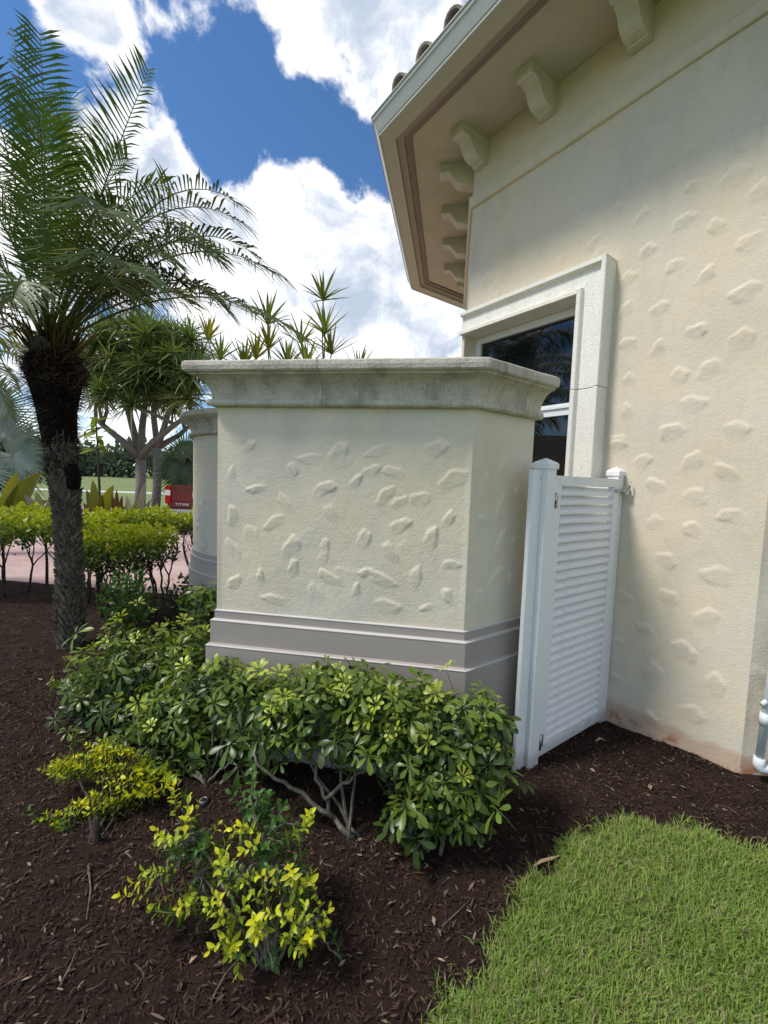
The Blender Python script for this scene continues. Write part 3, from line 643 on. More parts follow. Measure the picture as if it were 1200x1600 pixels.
wbox(mb, .07, .125, g0, g1, 1.0, 2.826); wbox(mb, 1.045, 1.10, g0, g1, 1.0, 2.826); wbox(mb, .1265, 1.0435, g0, g1, 2.772, 2.826); wbox(mb, .1265, 1.0435, g0, g1, 1.0, 1.055)
wbox(mb, .1265, 1.0435, g0, g1 + .004, 2.07, 2.155); wbox(mb, .1265, 1.0435, g1 + .006, g1 + .016, 2.12, 2.135)
wchild(mb, 'frame', M_WINFRAME)
for z0, z1 in ((1.057, 2.068), (2.157, 2.770)):
    mb = MB(); wbox(mb, .1275, 1.0425, -.075, -.069, z0, z1); wchild(mb, 'pane', M_GLASS)
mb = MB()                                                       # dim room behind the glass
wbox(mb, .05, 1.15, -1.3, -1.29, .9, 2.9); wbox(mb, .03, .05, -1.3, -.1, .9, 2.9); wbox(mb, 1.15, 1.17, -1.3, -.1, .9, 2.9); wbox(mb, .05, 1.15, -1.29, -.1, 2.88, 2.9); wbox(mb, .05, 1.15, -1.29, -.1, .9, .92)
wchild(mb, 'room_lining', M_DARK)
# white drain pipe at the right-hand side of the corner
a, b, e, n = side(1)
pp = empty('drain_pipe', a + e * .075 + n * .05); tag(pp, 'white plastic drain pipe with elbow at the foot of the wall', 'pipe')
def pl(u, o, z): P = e * (u - .075) + n * (o - .05); return (P.x, P.y, z)
mb = MB(); mb.tube([pl(.052, .05, .15), pl(.075, .05, .9), pl(.09, .05, 1.0)], .019, 14); mb.tube([pl(.06, .05, .135), pl(.62, .06, .118)], .019, 14); mb.build('pipe', M_PVC, pp)
mb = MB(); mb.tube([pl(.0525, .05, .185), pl(.050, .05, .148), pl(.056, .05, .130), pl(.075, .05, .126), pl(.115, .051, .125)], [.0245, .025, .026, .025, .0245], 14); mb.build('elbow', M_PVC, pp)
mb = MB(); mb.tube([pl(.0585, .05, .36), pl(.0605, .05, .425)], .025, 14); mb.build('coupling', M_PVC, pp)
mb = MB(); mb.tube([pl(.066, .05, .50), pl(.03, .06, .47)], .012, 10); mb.build('stub', M_PVC, pp)

# ================================================================== GATE
GP = Vector((.896, 2.283, 0)); GR = AX + R(45)
gate = empty('louvred_gate', GP, GR); tag(gate, 'narrow white louvred gate between the screen wall and the building', 'gate')
ZG0, ZG1 = .035, 1.607
def gbox(name, u0, u1, v0, v1, z0, z1, root=gate, mat=None, bev=.003):
    bm = bmesh.new(); bmesh.ops.create_cube(bm, size=1)
    for v in bm.verts: v.co = Vector(((u0 + u1) / 2 + v.co.x * (u1 - u0), (v0 + v1) / 2 + v.co.y * (v1 - v0), (z0 + z1) / 2 + v.co.z * (z1 - z0)))
    bmesh.ops.bevel(bm, geom=bm.edges[:], offset=bev, segments=2, affect='EDGES')
    me = bpy.data.meshes.new(name); bm.to_mesh(me); bm.free(); me.materials.append(mat or M_VINYL); return link(name, me, root)
def framepiece(pts): mb = MB(); mb.hexa([(u, -.021, z) for u, z in pts], [(u, .021, z) for u, z in pts]); o = mb.build('frame_rail' if abs(pts[0][1] - pts[1][1]) < .01 else 'stile', M_VINYL, gate); return o
W_ = .062; GU1 = .700
framepiece([(0, ZG1), (GU1, ZG1), (GU1 - W_ + .002, ZG1 - .05), (W_ - .002, ZG1 - .05)])
framepiece([(0, ZG0), (GU1, ZG0), (GU1 - W_, ZG0 + .058), (W_, ZG0 + .058)])
framepiece([(0, ZG0 + .0015), (0, ZG1 - .0015), (W_ - .003, ZG1 - .052), (W_ - .002, ZG0 + .060)])
framepiece([(GU1, ZG0 + .0015), (GU1, ZG1 - .0015), (GU1 - W_ + .003, ZG1 - .052), (GU1 - W_ + .002, ZG0 + .060)])
prof_s = [(.032, .0265), (.029, .0285), (-.0165, -.007), (-.0195, -.010), (-.0195, -.0245), (-.0165, -.0245), (-.0165, -.0115)]
sm_ = MB(); sm_.loft([[(W_ - .004, y, z) for y, z in prof_s], [(GU1 - W_ + .004, y, z) for y, z in prof_s]])
sme = sm_.mesh('slat', [M_VINYL]); zs_ = ZG0 + .085
NS = 28
for k in range(NS):
    o = link('slat', sme, gate); o.location = (0, 0, zs_ + (ZG1 - .05 - .03 - zs_) * k / (NS - 1)); o.rotation_euler = (R(rng.uniform(-1.5, 1.5)), R(rng.uniform(-.12, .12)), 0)
def hinge(z):
    mb = MB(); mb.box(-.034, -.003, -.0275, -.0235, z - .036, z + .036); mb.box(.003, .032, -.0265, -.0225, z - .036, z + .036)
    o = mb.build('hinge', M_STEEL, gate)
    m2 = MB(); m2.tube([(0, -.030, z - .042), (0, -.030, z + .042)], .0065, 10); m2.build('hinge_pin', M_STEEL, o)
hinge(1.475); hinge(.125)
lt = MB(); lt.box(.655, .745, -.034, -.024, 1.528, 1.546); lt.tube([(.655, -.032, 1.537), (.635, -.040, 1.537)], .006, 8); lt.box(.728, .752, -.062, -.022, 1.515, 1.55); lt.tube([(.742, -.06, 1.545), (.748, -.066, 1.58), (.756, -.062, 1.592)], .005, 8); lt.tube([(.752, -.046, 1.532), (.778, -.05, 1.538)], .008, 8)
lt.build('latch', M_STEEL, gate)
def post(u0, u1, v0, v1, ztop, label, board=False):
    r = empty('gate_post', GP + D1 * ((u0 + u1) / 2) + D2 * ((v0 + v1) / 2), GR)
    tag(r, label, 'post', 'posts of the louvred gate')
    hw, hd = (u1 - u0) / 2, (v1 - v0) / 2
    gbox('shaft', -hw, hw, -hd, hd, -.1, ztop, r)
    mb = MB(); e_ = .007
    sq = lambda h, w, z: [(-h, -w, z), (h, -w, z), (h, w, z), (-h, w, z)]
    mb.loft([sq(hw + e_, hd + e_, ztop - .022), sq(hw + e_, hd + e_, ztop + .004), sq(hw + e_ - .006, hd + e_ - .006, ztop + .012), sq(.004, .004, ztop + .034)]); mb.build('post_cap', M_VINYL, r)
    if board:
        gbox('side_board', -.125, -hw - .001, -.012, .012, -.1, ztop - .03, r); gbox('board_screw', -.062, -.055, -.015, -.0115, ztop - .075, ztop - .068, r, M_STEEL, .001)
    return r
post(-.092, -.008, -.03, .054, 1.662, 'white hinge post of the gate with a side board against the screen wall', True)
post(.706, .776, -.01, .06, 1.652, 'white latch post of the gate, against the building')

# ================================================================== PLANTS: helpers
def rvec(): 
    while True:
        v = Vector((rng.uniform(-1, 1), rng.uniform(-1, 1), rng.uniform(-1, 1)))
        if .05 < v.length < 1: return v.normalized()
def vary(c, a=.18): k = rng.uniform(1 - a, 1 + a); return (c[0] * k * rng.uniform(.93, 1.07), c[1] * k, c[2] * k * rng.uniform(.85, 1.15))
def mixc(a, b, t): return tuple(x + (y - x) * t for x, y in zip(a, b))
def add_leaf(mb, P, d, up, L, W, col, droop=.25, fold=.25, st=(0, .35, .72, 1), ws=(.12, .8, 1.0, 0)):
    """one leaf blade with a folded midrib: from P along d, `up` is the blade's upper side"""
    d = d.normalized(); s = d.cross(up); s = s.normalized() if s.length > 1e-6 else d.orthogonal().normalized(); u = s.cross(d)
    ids = []; mb.col = col
    for t, w in zip(st, ws):
        c = P + d * (L * t) + Vector((0, 0, -droop * L * t * t)) ; hw = W * w / 2
        if w == 0: ids.append((mb.vert(c),))
        else: ids.append((mb.vert(c - s * hw + u * (hw * fold)), mb.vert(c), mb.vert(c + s * hw + u * (hw * fold))))
    for a, b in zip(ids, ids[1:]):
        if len(b) == 3: mb.face((a[0], a[1], b[1], b[0]), 0, True); mb.face((a[1], a[2], b[2], b[1]), 0, True)
        else: mb.face((a[0], a[1], b[0]), 0, True); mb.face((a[1], a[2], b[0]), 0, True)
def frame_to(o, P, zdir, spin=None, scale=1.0):
    q = zdir.to_track_quat('Z', 'Y'); o.rotation_mode = 'QUATERNION'
    from mathutils import Quaternion
    o.rotation_quaternion = q @ Quaternion((0, 0, 1), rng.uniform(0, 6.28) if spin is None else spin); o.location = P; o.scale = (scale,) * 3

# ================================================================== UMBRELLA-LEAF SHRUBS ALONG THE WALL
def whorl_mesh(kind):
    mb = MB(); mb.usecol = True; n = rng.choice((6, 7, 7, 8, 8))
    base = {'old': (.050, .088, .016), 'mid': (.125, .185, .027), 'new': (.34, .41, .05)}[kind]
    el = {'old': -.12, 'mid': .10, 'new': .55}[kind]
    for k in range(n):
        a = 2 * math.pi * k / n + rng.uniform(-.2, .2); e_ = el + rng.uniform(-.22, .22)
        d = Vector((math.cos(a) * math.cos(e_), math.sin(a) * math.cos(e_), math.sin(e_)))
        L = rng.uniform(.052, .080) * (.75 if kind == 'new' else 1)
        add_leaf(mb, d * .012, d, Vector((0, 0, 1)), L, L * rng.uniform(.34, .42), vary(base, .15), rng.uniform(.15, .5), .22, (0, .16, .45, .75, .93, 1), (.10, .22, .72, 1.0, .62, 0))
    mb.col = (.12, .16, .05); mb.tube([(0, 0, .004), (.004, 0, -.04), (.0, .006, -.085)], .0017, 4)
    return mb.mesh('leaf_whorl', [M_LEAF])
WH = {k: [whorl_mesh(k) for _ in range(5)] for k in ('old', 'mid', 'new')}
def branch(mb, pts, r0, r1, n=6, wob=.012):
    pts = [Vector(p) for p in pts]; out = []
    for a, b in zip(pts, pts[1:]):
        for k in range(4): out.append(a.lerp(b, k / 4) + rvec() * wob * (0 if (a == pts[0] and k == 0) else 1))
    out.append(pts[-1]); m = len(out) - 1
    mb.tube(out, [r0 + (r1 - r0) * i / m for i in range(m + 1)], n)
def shrub(name, base, blobs, n, label, cat='shrub', group=None, extra=(), scale=1.0, low=-.45, stemr=.010, nbr=6):
    root = empty(name, base); tag(root, label, cat, group); B = Vector(base); sites = []
    tot = sum(r[0] * r[2] for c, r, *_ in blobs)
    for c, r, *_ in blobs:
        for k in range(int(n * r[0] * r[2] / tot)):
            while True:
                d = rvec()
                if d.z > low or rng.random() < .25: break
            f = rng.uniform(.30, 1.03) ** .7 if rng.random() > .20 else rng.uniform(1.03, 1.45)
            sites.append((c + Vector((d.x * r[0], d.y * r[1], d.z * r[2])) * f, d, f))
    sites = [s_ for s_ in sites if s_[0].z > .05 and (s_[0] - WC).dot(nF) > .075 or (s_[0] - FL).dot(nL) > .10]
    mb = MB()
    for e_ in extra: branch(mb, [p for p in e_[0]], e_[1], e_[1] * .45)
    for k in range(nbr):
        P, d, f = sites[rng.randrange(len(sites))]; b0 = B + Vector((rng.uniform(-.06, .06), rng.uniform(-.05, .05), -.02)); mid = b0.lerp(P, .5) + Vector((rng.uniform(-.08, .08), rng.uniform(-.05, .05), rng.uniform(-.04, .06)))
        branch(mb, [b0, mid, P - d * .03], stemr * rng.uniform(.7, 1.1), stemr * .3)
        for q in range(3):
            P2 = min(sites, key=lambda s_: (s_[0] - mid.lerp(P, rng.random())).length + rng.uniform(0, .12))[0]; branch(mb, [mid.lerp(P, rng.uniform(.1, .6)), P2 - d * .02], stemr * .4, stemr * .2, 5)
    mb.v = [(x - B.x, y - B.y, z - B.z) for x, y, z in mb.v]
    mb.build('branches', M_STEM, root)
    sites.sort(key=lambda q: (q[0] - CP).length - .25 * q[2]); rest_v, rest_f, rest_c, off = [], [], [], 0
    for i_, (P, d, f) in enumerate(sites):
        top = d.z * .6 + f * .5 + rng.uniform(-.4, .35); kind = 'new' if top > 1.02 else ('mid' if top > .5 else 'old')
        z = (d * .5 + Vector((-.1, -.05, .6)) + rvec() * .75).normalized(); me = rng.choice(WH[kind]); sc_ = rng.uniform(.6, 1.2) * scale
        if i_ < 300: o = link('leaf_whorl', me, root); frame_to(o, P - B, z, None, sc_)
        else:
            Mx = Matrix.Translation(P - B) @ (z.to_track_quat('Z', 'Y').to_matrix() @ Matrix.Rotation(rng.uniform(0, 6.28), 3, 'Z')).to_4x4(); co = np.zeros(len(me.vertices) * 3); me.vertices.foreach_get('co', co); co = co.reshape(-1, 3) * sc_
            rest_v.append(co @ np.array(Mx.to_3x3()).T + np.array(Mx.translation)); cc = np.zeros(len(me.vertices) * 4); me.color_attributes['tint'].data.foreach_get('color', cc); rest_c.append(cc.reshape(-1, 4)[:, :3]); rest_f += [tuple(v + off for v in p.vertices) for p in me.polygons]; off += len(co)
    if rest_v:
        F4 = np.array([f for f in rest_f if len(f) == 4]); F3 = np.array([f for f in rest_f if len(f) == 3]); tag(link('leaf_mass', np_mesh('leaf_mass', np.concatenate(rest_v), [F4, F3], M_LEAF, np.concatenate(rest_c), True), root), kind='stuff')
    return root
def px_base(x, y): p = on_ground(x, y); return (p.x, p.y, gz1(p.x, p.y))
G_SH = 'umbrella-leaf shrubs along the screen wall'
shrub('umbrella_shrub', px_base(215, 1170), [(at(225, 1055, 2.72), (.42, .30, .33)), (at(160, 1090, 2.6), (.2, .2, .27)), (at(300, 1020, 2.6), (.20, .18, .16)), (at(220, 1140, 2.45), (.32, .2, .2)), (at(310, 1090, 2.45), (.22, .2, .22))], 640, 'bushy glossy umbrella-leaf shrub left of the screen wall, nearest the palm', group=G_SH)
shrub('umbrella_shrub', px_base(335, 1225), [(at(290, 1125, 2.28), (.26, .2, .22)), (at(405, 1095, 2.10), (.24, .16, .17)), (at(350, 1060, 2.25), (.22, .15, .14)), (at(300, 1175, 2.15), (.2, .15, .13)), (at(400, 1160, 2.0), (.12, .12, .12))], 440, 'umbrella-leaf shrub under the left end of the taupe plinth', group=G_SH)
shrub('umbrella_shrub', px_base(548, 1308), [(at(490, 1095, 1.93), (.24, .15, .13)), (at(590, 1100, 1.9), (.2, .14, .14)), (at(440, 1140, 1.85), (.13, .12, .11)), (at(560, 1150, 1.8), (.16, .12, .10)), (at(520, 1070, 2.0), (.22, .1, .08))], 330, 'open umbrella-leaf shrub with bare grey branches below, under middle of the plinth', group=G_SH,
      extra=[([on_ground(552, 1308), at(520, 1275, 1.76), at(500, 1230, 1.78), at(482, 1165, 1.85)], .0125), ([at(520, 1275, 1.76), at(455, 1232, 1.78), at(405, 1195, 1.85), at(370, 1130, 1.95)], .011), ([at(508, 1250, 1.77), at(560, 1208, 1.8), at(600, 1170, 1.85)], .0095)] + [([at(x, y + 60, d), at(x + 4, y + 25, d), at(x + dx, y, d)], .005) for x, y, d, dx in ((545, 1052, 1.95, 6), (600, 1062, 1.93, -10), (625, 1070, 1.9, 8), (480, 1068, 2.0, -12), (560, 1060, 1.98, 14), (650, 1085, 1.88, 10), (520, 1058, 2.0, -6))], nbr=3)
shrub('umbrella_shrub', px_base(665, 1318), [(at(690, 1140, 1.82), (.23, .16, .18)), (at(752, 1200, 1.74), (.12, .12, .16)), (at(625, 1165, 1.78), (.14, .1, .15)), (at(765, 1130, 1.8), (.09, .09, .09)), (at(640, 1275, 1.66), (.11, .09, .09)), (at(720, 1265, 1.68), (.12, .1, .10)), (at(690, 1225, 1.7), (.18, .12, .14))], 400, 'bright umbrella-leaf shrub at the corner of the plinth, nearest the gate', group=G_SH)
shrub('umbrella_shrub', px_base(320, 1030), [(at(318, 935, 3.02), (.13, .12, .10)), (at(325, 965, 3.0), (.09, .09, .08))], 60, 'small umbrella-leaf plant with pale stems at the foot of the round wall', group=G_SH, scale=.9, nbr=4, stemr=.008)

# ================================================================== GOLDEN SHRUBS IN FRONT
def sprig_mesh(kind):
    mb = MB(); mb.usecol = True; L = rng.uniform(.10, .15); n = 6
    lo = {'gold': (.22, .29, .025), 'lime': (.13, .21, .025), 'green': (.055, .125, .028)}[kind]; hi = {'gold': (.74, .72, .025), 'lime': (.48, .56, .03), 'green': (.085, .18, .035)}[kind]
    mb.col = (.22, .22, .09); bend = Vector((rng.uniform(-.02, .02), rng.uniform(-.02, .02), 0)); ax = lambda t: Vector((bend.x * t * t, bend.y * t * t, L * t))
    mb.tube([ax(0), ax(.5), ax(1)], [.0022, .0017, .001], 4)
    for k in range(n):
        t = .12 + .88 * k / (n - 1); a0 = k * 1.57 + rng.uniform(-.3, .3)
        for s_ in (0, math.pi):
            if rng.random() < .1: continue
            a = a0 + s_; e_ = .25 + .75 * t ** 2 + rng.uniform(-.2, .2); d = Vector((math.cos(a) * math.cos(e_), math.sin(a) * math.cos(e_), math.sin(e_)))
            l = rng.uniform(.028, .046) * (1.0 if t < .95 else .9); add_leaf(mb, ax(t), d, Vector((0, 0, 1)), l, l * rng.uniform(.42, .52), vary(mixc(lo, hi, min(1, max(0, t * 1.15 - .1 + rng.uniform(-.2, .2)))), .12), .25, .35, (0, .3, .65, 1), (.15, .85, .8, 0))
    return mb.mesh('leafy_sprig', [M_GOLD])
SP = {k: [sprig_mesh(k) for _ in range(5)] for k in ('gold', 'lime', 'green')}
def sprig_shrub(name, base, nodes, tips, label, group, stump=.016, ssc=1.0):
    root = empty(name, base); B = Vector(base); tag(root, label, 'shrub', group); mb = MB()
    for nd in nodes: branch(mb, [B + Vector((rng.uniform(-.02, .02), rng.uniform(-.02, .02), -.02)), B.lerp(nd, .5) + rvec() * .02, nd], stump * .7, stump * .28, 6, .008)
    mb.tube([B + Vector((0, 0, -.05)), B + Vector((.004, .004, .05)), B + Vector((.0, .0, .11))], [stump * 1.5, stump * 1.25, stump * .9], 8)
    for (T, kind, dirn) in tips:
        nd = min(nodes, key=lambda q: (q - T).length); dv = (dirn if dirn is not None else (T - nd).normalized() * .8 + Vector((-.15, -.1, .55)) + rvec() * .4).normalized()
        o = link('leafy_sprig', rng.choice(SP[kind]), root); b0 = T - dv * .11 * ssc; frame_to(o, b0 - B, dv, None, rng.uniform(.85, 1.15) * ssc)
        branch(mb, [nd, nd.lerp(b0, .5) + rvec() * .015 + Vector((0, 0, .01)), b0], .0035, .002, 4, .004)
    mb.v = [(x - B.x, y - B.y, z - B.z) for x, y, z in mb.v]; mb.build('stems', M_TWIG if ssc < .8 else M_STEM, root); return root
z8 = lambda x, y, d: at(40 + x / 2.4, 1130 + y / 2.4, d)
G_GO = 'yellow-leaved shrubs in the mulch'
tips = []
for (x, y, d, k) in [(850, 195, 1.42, 'green'), (870, 240, 1.40, 'green'), (820, 280, 1.38, 'green'), (900, 290, 1.40, 'green'), (960, 330, 1.38, 'green'), (1065, 320, 1.36, 'gold'), (1040, 390, 1.34, 'lime'), (560, 255, 1.42, 'gold'), (610, 300, 1.40, 'lime'), (600, 340, 1.36, 'gold'), (485, 415, 1.30, 'gold'), (540, 430, 1.30, 'lime'), (740, 405, 1.30, 'gold'), (790, 395, 1.32, 'gold'), (825, 465, 1.26, 'gold'), (715, 510, 1.24, 'gold'), (750, 520, 1.24, 'lime'), (375, 630, 1.26, 'gold'), (440, 590, 1.26, 'gold'), (470, 555, 1.27, 'lime'), (500, 675, 1.24, 'lime'), (570, 685, 1.24, 'gold'), (610, 660, 1.24, 'lime'), (890, 570, 1.22, 'gold'), (980, 570, 1.22, 'gold'), (1035, 600, 1.24, 'gold'), (1085, 620, 1.25, 'lime'), (735, 660, 1.18, 'gold'), (700, 700, 1.18, 'lime'), (850, 730, 1.16, 'gold'), (960, 725, 1.16, 'gold'), (1140, 715, 1.2, 'gold'), (1120, 750, 1.2, 'lime'), (1060, 815, 1.16, 'gold'), (1025, 880, 1.14, 'gold'), (800, 850, 1.13, 'gold'), (760, 860, 1.13, 'lime'), (715, 820, 1.14, 'gold'), (870, 820, 1.15, 'gold'), (650, 460, 1.34, 'green'), (600, 480, 1.32, 'green'), (560, 470, 1.33, 'green'), (680, 430, 1.36, 'green'), (640, 510, 1.32, 'green'), (950, 460, 1.32, 'green'), (1000, 430, 1.34, 'green'), (900, 520, 1.30, 'green'), (930, 620, 1.26, 'lime'), (1000, 680, 1.24, 'lime'), (870, 650, 1.24, 'lime'), (920, 390, 1.36, 'green'), (860, 350, 1.36, 'green'), (1000, 510, 1.30, 'green'), (970, 800, 1.18, 'lime'), (1050, 720, 1.2, 'lime'), (820, 690, 1.2, 'lime'), (820, 590, 1.26, 'lime'), (900, 450, 1.32, 'green'), (1010, 620, 1.26, 'green'), (940, 540, 1.28, 'green')]:
    tips.append((z8(x, y, d), k, None))
    if k != 'gold' or rng.random() < .3: tips.append((z8(x + rng.uniform(-40, 40), y + rng.uniform(-15, 45), d + rng.uniform(.02, .08)), 'green' if k == 'green' else 'lime', None)); tips.append((z8(x + rng.uniform(-50, 50), y + rng.uniform(0, 60), d + rng.uniform(.04, .12)), 'green', None))
gb = px_base(425, 1508)
sprig_shrub('golden_shrub', gb, [z8(900, 700, 1.24), z8(980, 600, 1.28), z8(820, 560, 1.3), z8(900, 430, 1.36), z8(650, 560, 1.32), z8(620, 420, 1.38), z8(1040, 760, 1.21), z8(780, 760, 1.2), z8(860, 330, 1.4)], tips, 'scraggly yellow-leaved shrub with a grey stump, front of the mulch bed', G_GO, .012, .85)
poly = [(20, 165), (200, 105), (280, 50), (400, 115), (580, 205), (520, 275), (420, 270), (310, 340), (250, 330), (60, 410), (20, 370), (190, 290), (330, 235), (250, 205), (130, 205), (40, 200)]
def inpoly(x, y, P):
    c = False
    for i in range(len(P)):
        (x1, y1), (x2, y2) = P[i], P[i - 1]
        if (y1 > y) != (y2 > y) and x < (x2 - x1) * (y - y1) / (y2 - y1) + x1: c = not c
    return c
tips = []
while len(tips) < 200:
    x, y = rng.uniform(15, 580), rng.uniform(50, 410)
    if inpoly(x, y, poly): tips.append((z8(x, y, 1.95 - (y - 50) / 360 * .22 + rng.uniform(-.05, .05)), rng.choice(('gold', 'gold', 'lime', 'lime', 'green')) if y > 120 else 'gold' if rng.random() < .5 else 'lime', Vector((-.75 if x < 420 else .6, -.3, .35)) + rvec() * .5))
sprig_shrub('golden_shrub', px_base(150, 1322), [z8(260, 330, 1.78), z8(330, 220, 1.85), z8(450, 220, 1.9), z8(160, 340, 1.77), z8(180, 160, 1.9), z8(300, 120, 1.93)], tips, 'low spreading yellow-green shrub left of the grey-stumped one', G_GO, .011, .75)

# ================================================================== GOLDEN HEDGE BY THE DRIVE
def leaf_cloud(n, sampler, size, colf, flat=.5):
    """n small folded leaves (four corners each) as one mesh's vertices, faces and tints"""
    V = np.zeros((n, 4, 3)); C = np.zeros((n, 4, 3))
    for i in range(n):
        P, out = sampler(); d = (rvec() + out * .6 + Vector((0, 0, .25))).normalized(); s = d.cross((Vector((0, 0, 1)) * flat + rvec()).normalized())
        s = s.normalized() if s.length > 1e-4 else d.orthogonal().normalized()
        L = size * rng.uniform(.7, 1.3); w = L * .5
        for k, q in enumerate((P, P + d * L * .5 + s * w * .5, P + d * L, P + d * L * .5 - s * w * .5)): V[i, k] = q
        C[i] = colf(P, out)
    return V.reshape(-1, 3), np.arange(n * 4).reshape(n, 4), C.reshape(-1, 3)
def hedge_shrub(cx, cy, rx, ry, ztop, th, n, label, nst=6, sk=0.0):
    zb = gz1(cx, cy); root = empty('hedge_shrub', (cx, cy, zb)); tag(root, label, 'hedge', 'clipped golden hedge shrubs by the driveway')
    ph = [rng.uniform(0, 6) for _ in range(4)]
    def top(x, y): return ztop + .05 * math.sin(x * 7 + ph[0]) * math.sin(y * 6 + ph[1]) + .035 * math.sin(x * 17 + ph[2]) + .03 * math.sin(x * 31 + y * 27) - sk * (cy + ry - y)
    def samp():
        while True:
            u, v = rng.uniform(-1, 1), rng.uniform(-1, 1); e_ = (abs(u) ** 3 + abs(v) ** 3)
            if e_ < 1 + .12 * math.sin(9 * u + ph[3]): break
        x, y = cx + u * rx, cy + v * ry; t = rng.random() ** 1.6; dn = th * (1 - .45 * e_ * rng.random())
        return Vector((x - cx, y - cy, top(x, y) - t * dn - zb)), Vector((u * .7, v * .7, .9 - t * 1.3))
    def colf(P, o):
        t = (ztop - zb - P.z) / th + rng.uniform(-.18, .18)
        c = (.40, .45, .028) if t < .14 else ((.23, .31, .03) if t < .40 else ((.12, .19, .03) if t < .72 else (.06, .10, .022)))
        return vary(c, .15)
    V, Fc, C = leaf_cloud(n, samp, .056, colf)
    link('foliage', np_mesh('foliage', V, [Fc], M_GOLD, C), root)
    mb = MB()
    for k in range(nst):
        bx, by = rng.uniform(-.55, .55) * rx, rng.uniform(-.5, .5) * ry
        p = Vector((bx, by, -.03)); f = Vector((bx * 1.1 + rng.uniform(-.06, .06), by, .28 + rng.uniform(0, .12))); branch(mb, [p, f], .016, .011, 6, .012)
        for q in range(4):
            e_ = Vector((f.x + rng.uniform(-.3, .3), f.y + rng.uniform(-.25, .25), ztop - zb - th * rng.uniform(.2, .7))); m = f.lerp(e_, .5) + Vector((rng.uniform(-.06, .06), rng.uniform(-.05, .05), 0)); branch(mb, [f, m, e_], .009, .004, 5, .012)
            for w_ in range(2): branch(mb, [m, m + Vector((rng.uniform(-.14, .14), rng.uniform(-.1, .1), rng.uniform(.1, .25)))], .004, .002, 4, .008)
    mb.build('stems', M_TWIG, root)
hedge_shrub(-6.05, 5.35, .62, .55, 1.02, .30, 3800, 'golden hedge shrub at the left edge, farthest from the pickup')
hedge_shrub(-4.88, 5.12, .62, .55, 1.00, .30, 4200, 'golden hedge shrub with bare forked stems left of the palm trunk')
hedge_shrub(-3.72, 4.98, .60, .55, .99, .30, 4200, 'golden hedge shrub directly behind the palm trunk')
hedge_shrub(-2.72, 4.45, .44, .42, .90, .36, 3600, 'golden hedge shrub right of the palm trunk, lower and greener than the rest', 5)
hedge_shrub(-2.62, 5.20, .62, .26, 1.02, .20, 2600, 'thin golden hedge shrub against the round wall, in front of the pickup', 6)
def green_clump(base, r, h, n, label, name='leafy_weed', col=((.05, .11, .02), (.09, .18, .03)), size=.06):
    root = empty(name, base); tag(root, label, 'shrub')
    def samp():
        d = rvec(); f = rng.random() ** .4; return Vector((d.x * r * f, d.y * r * f, h * .5 + d.z * h * .5 * f)), d
    V, Fc, C = leaf_cloud(n, samp, size, lambda P, o: vary(mixc(col[0], col[1], P.z / h), .2)); link('foliage', np_mesh('foliage', V, [Fc], M_LEAF, C), root)
    mb = MB()
    for k in range(8): e_ = Vector((rng.uniform(-r, r) * .8, rng.uniform(-r, r) * .8, h * rng.uniform(.5, .95))); branch(mb, [(0, 0, -.02), e_ * .5 + rvec() * .03, e_], .007, .003, 5)
    mb.build('stems', M_TWIG, root)
green_clump((-2.42, 3.98, gz1(-2.42, 3.98)), .24, .62, 620, 'dark green leafy plant at the foot of the palm, right side')
green_clump((-2.0, 4.35, gz1(-2.0, 4.35)), .26, .5, 380, 'thin dark green plant between the palm and the round wall', col=((.04, .075, .02), (.07, .12, .03)))

# ================================================================== THE DATE PALM
def bez(S, C, T, t): return S * (1 - t) ** 2 + C * (2 * t * (1 - t)) + T * t ** 2
def frond(S, C, T, root, org, npair=46, leafL=.26, leafW=.016, tintA=(.055, .105, .028), tintB=(.095, .145, .038), old=0.0, name='frond', rach=.011, vang=.35, bare=.13, droop=.55, mat=None):
    mb = MB(); mb.usecol = True
    mb.col = mixc((.16, .19, .06), (.22, .17, .05), old); pts = [bez(S, C, T, k / 12) for k in range(13)]
    mb.tube(pts, [rach * (1 - .88 * k / 12) for k in range(13)], 5)
    col = mixc(tintA, tintB, rng.random()); col = mixc(col, (.24, .20, .04), old)
    for k in range(npair):
        t = bare + (1 - bare) * (k + .5) / npair; P = bez(S, C, T, t); tg = (bez(S, C, T, min(1, t + .02)) - bez(S, C, T, t - .02)).normalized()
        sd = tg.cross(Vector((0, 0, 1))); sd = sd.normalized() if sd.length > .05 else tg.orthogonal().normalized(); up = sd.cross(tg)
        env = min(1, .45 + t * 2.2) * (1 - .55 * max(0, (t - .55) / .45) ** 1.5); sw = .38 + .42 * t + rng.uniform(-.08, .08)
        for s_ in (-1, 1):
            L = leafL * env * rng.uniform(.86, 1.1); d = (sd * s_ * math.cos(sw) + tg * math.sin(sw) + up * (vang + rng.uniform(-.16, .16))).normalized(); c = vary(mixc(col, (.30, .22, .06), .7 if rng.random() < .03 + .3 * old else 0), .14)
            dz = droop * rng.uniform(.6, 1.4); p0 = P; p1 = P + d * L * .5 + Vector((0, 0, -dz * L * .22)); p2 = P + d * L * .93 + Vector((0, 0, -dz * L * .75)); w = leafW * .5
            nn = d.cross(up); nn = (nn.normalized() + up * .5 * s_) * w
            mb.col = c; a = mb.vert(p0 - nn * .4); b = mb.vert(p0 + nn * .4); e_ = mb.vert(p1 + nn); f = mb.vert(p1 - nn); g = mb.vert(p2)
            mb.face((a, b, e_, f), 0, True); mb.face((f, e_, g), 0, True)
    mb.v = [(x - org.x, y - org.y, z - org.z) for x, y, z in mb.v]
    return mb.build(name, mat or M_FROND, root)
PB = Vector((-2.74, 3.62, 0)); PB.z = gz1(PB.x, PB.y)
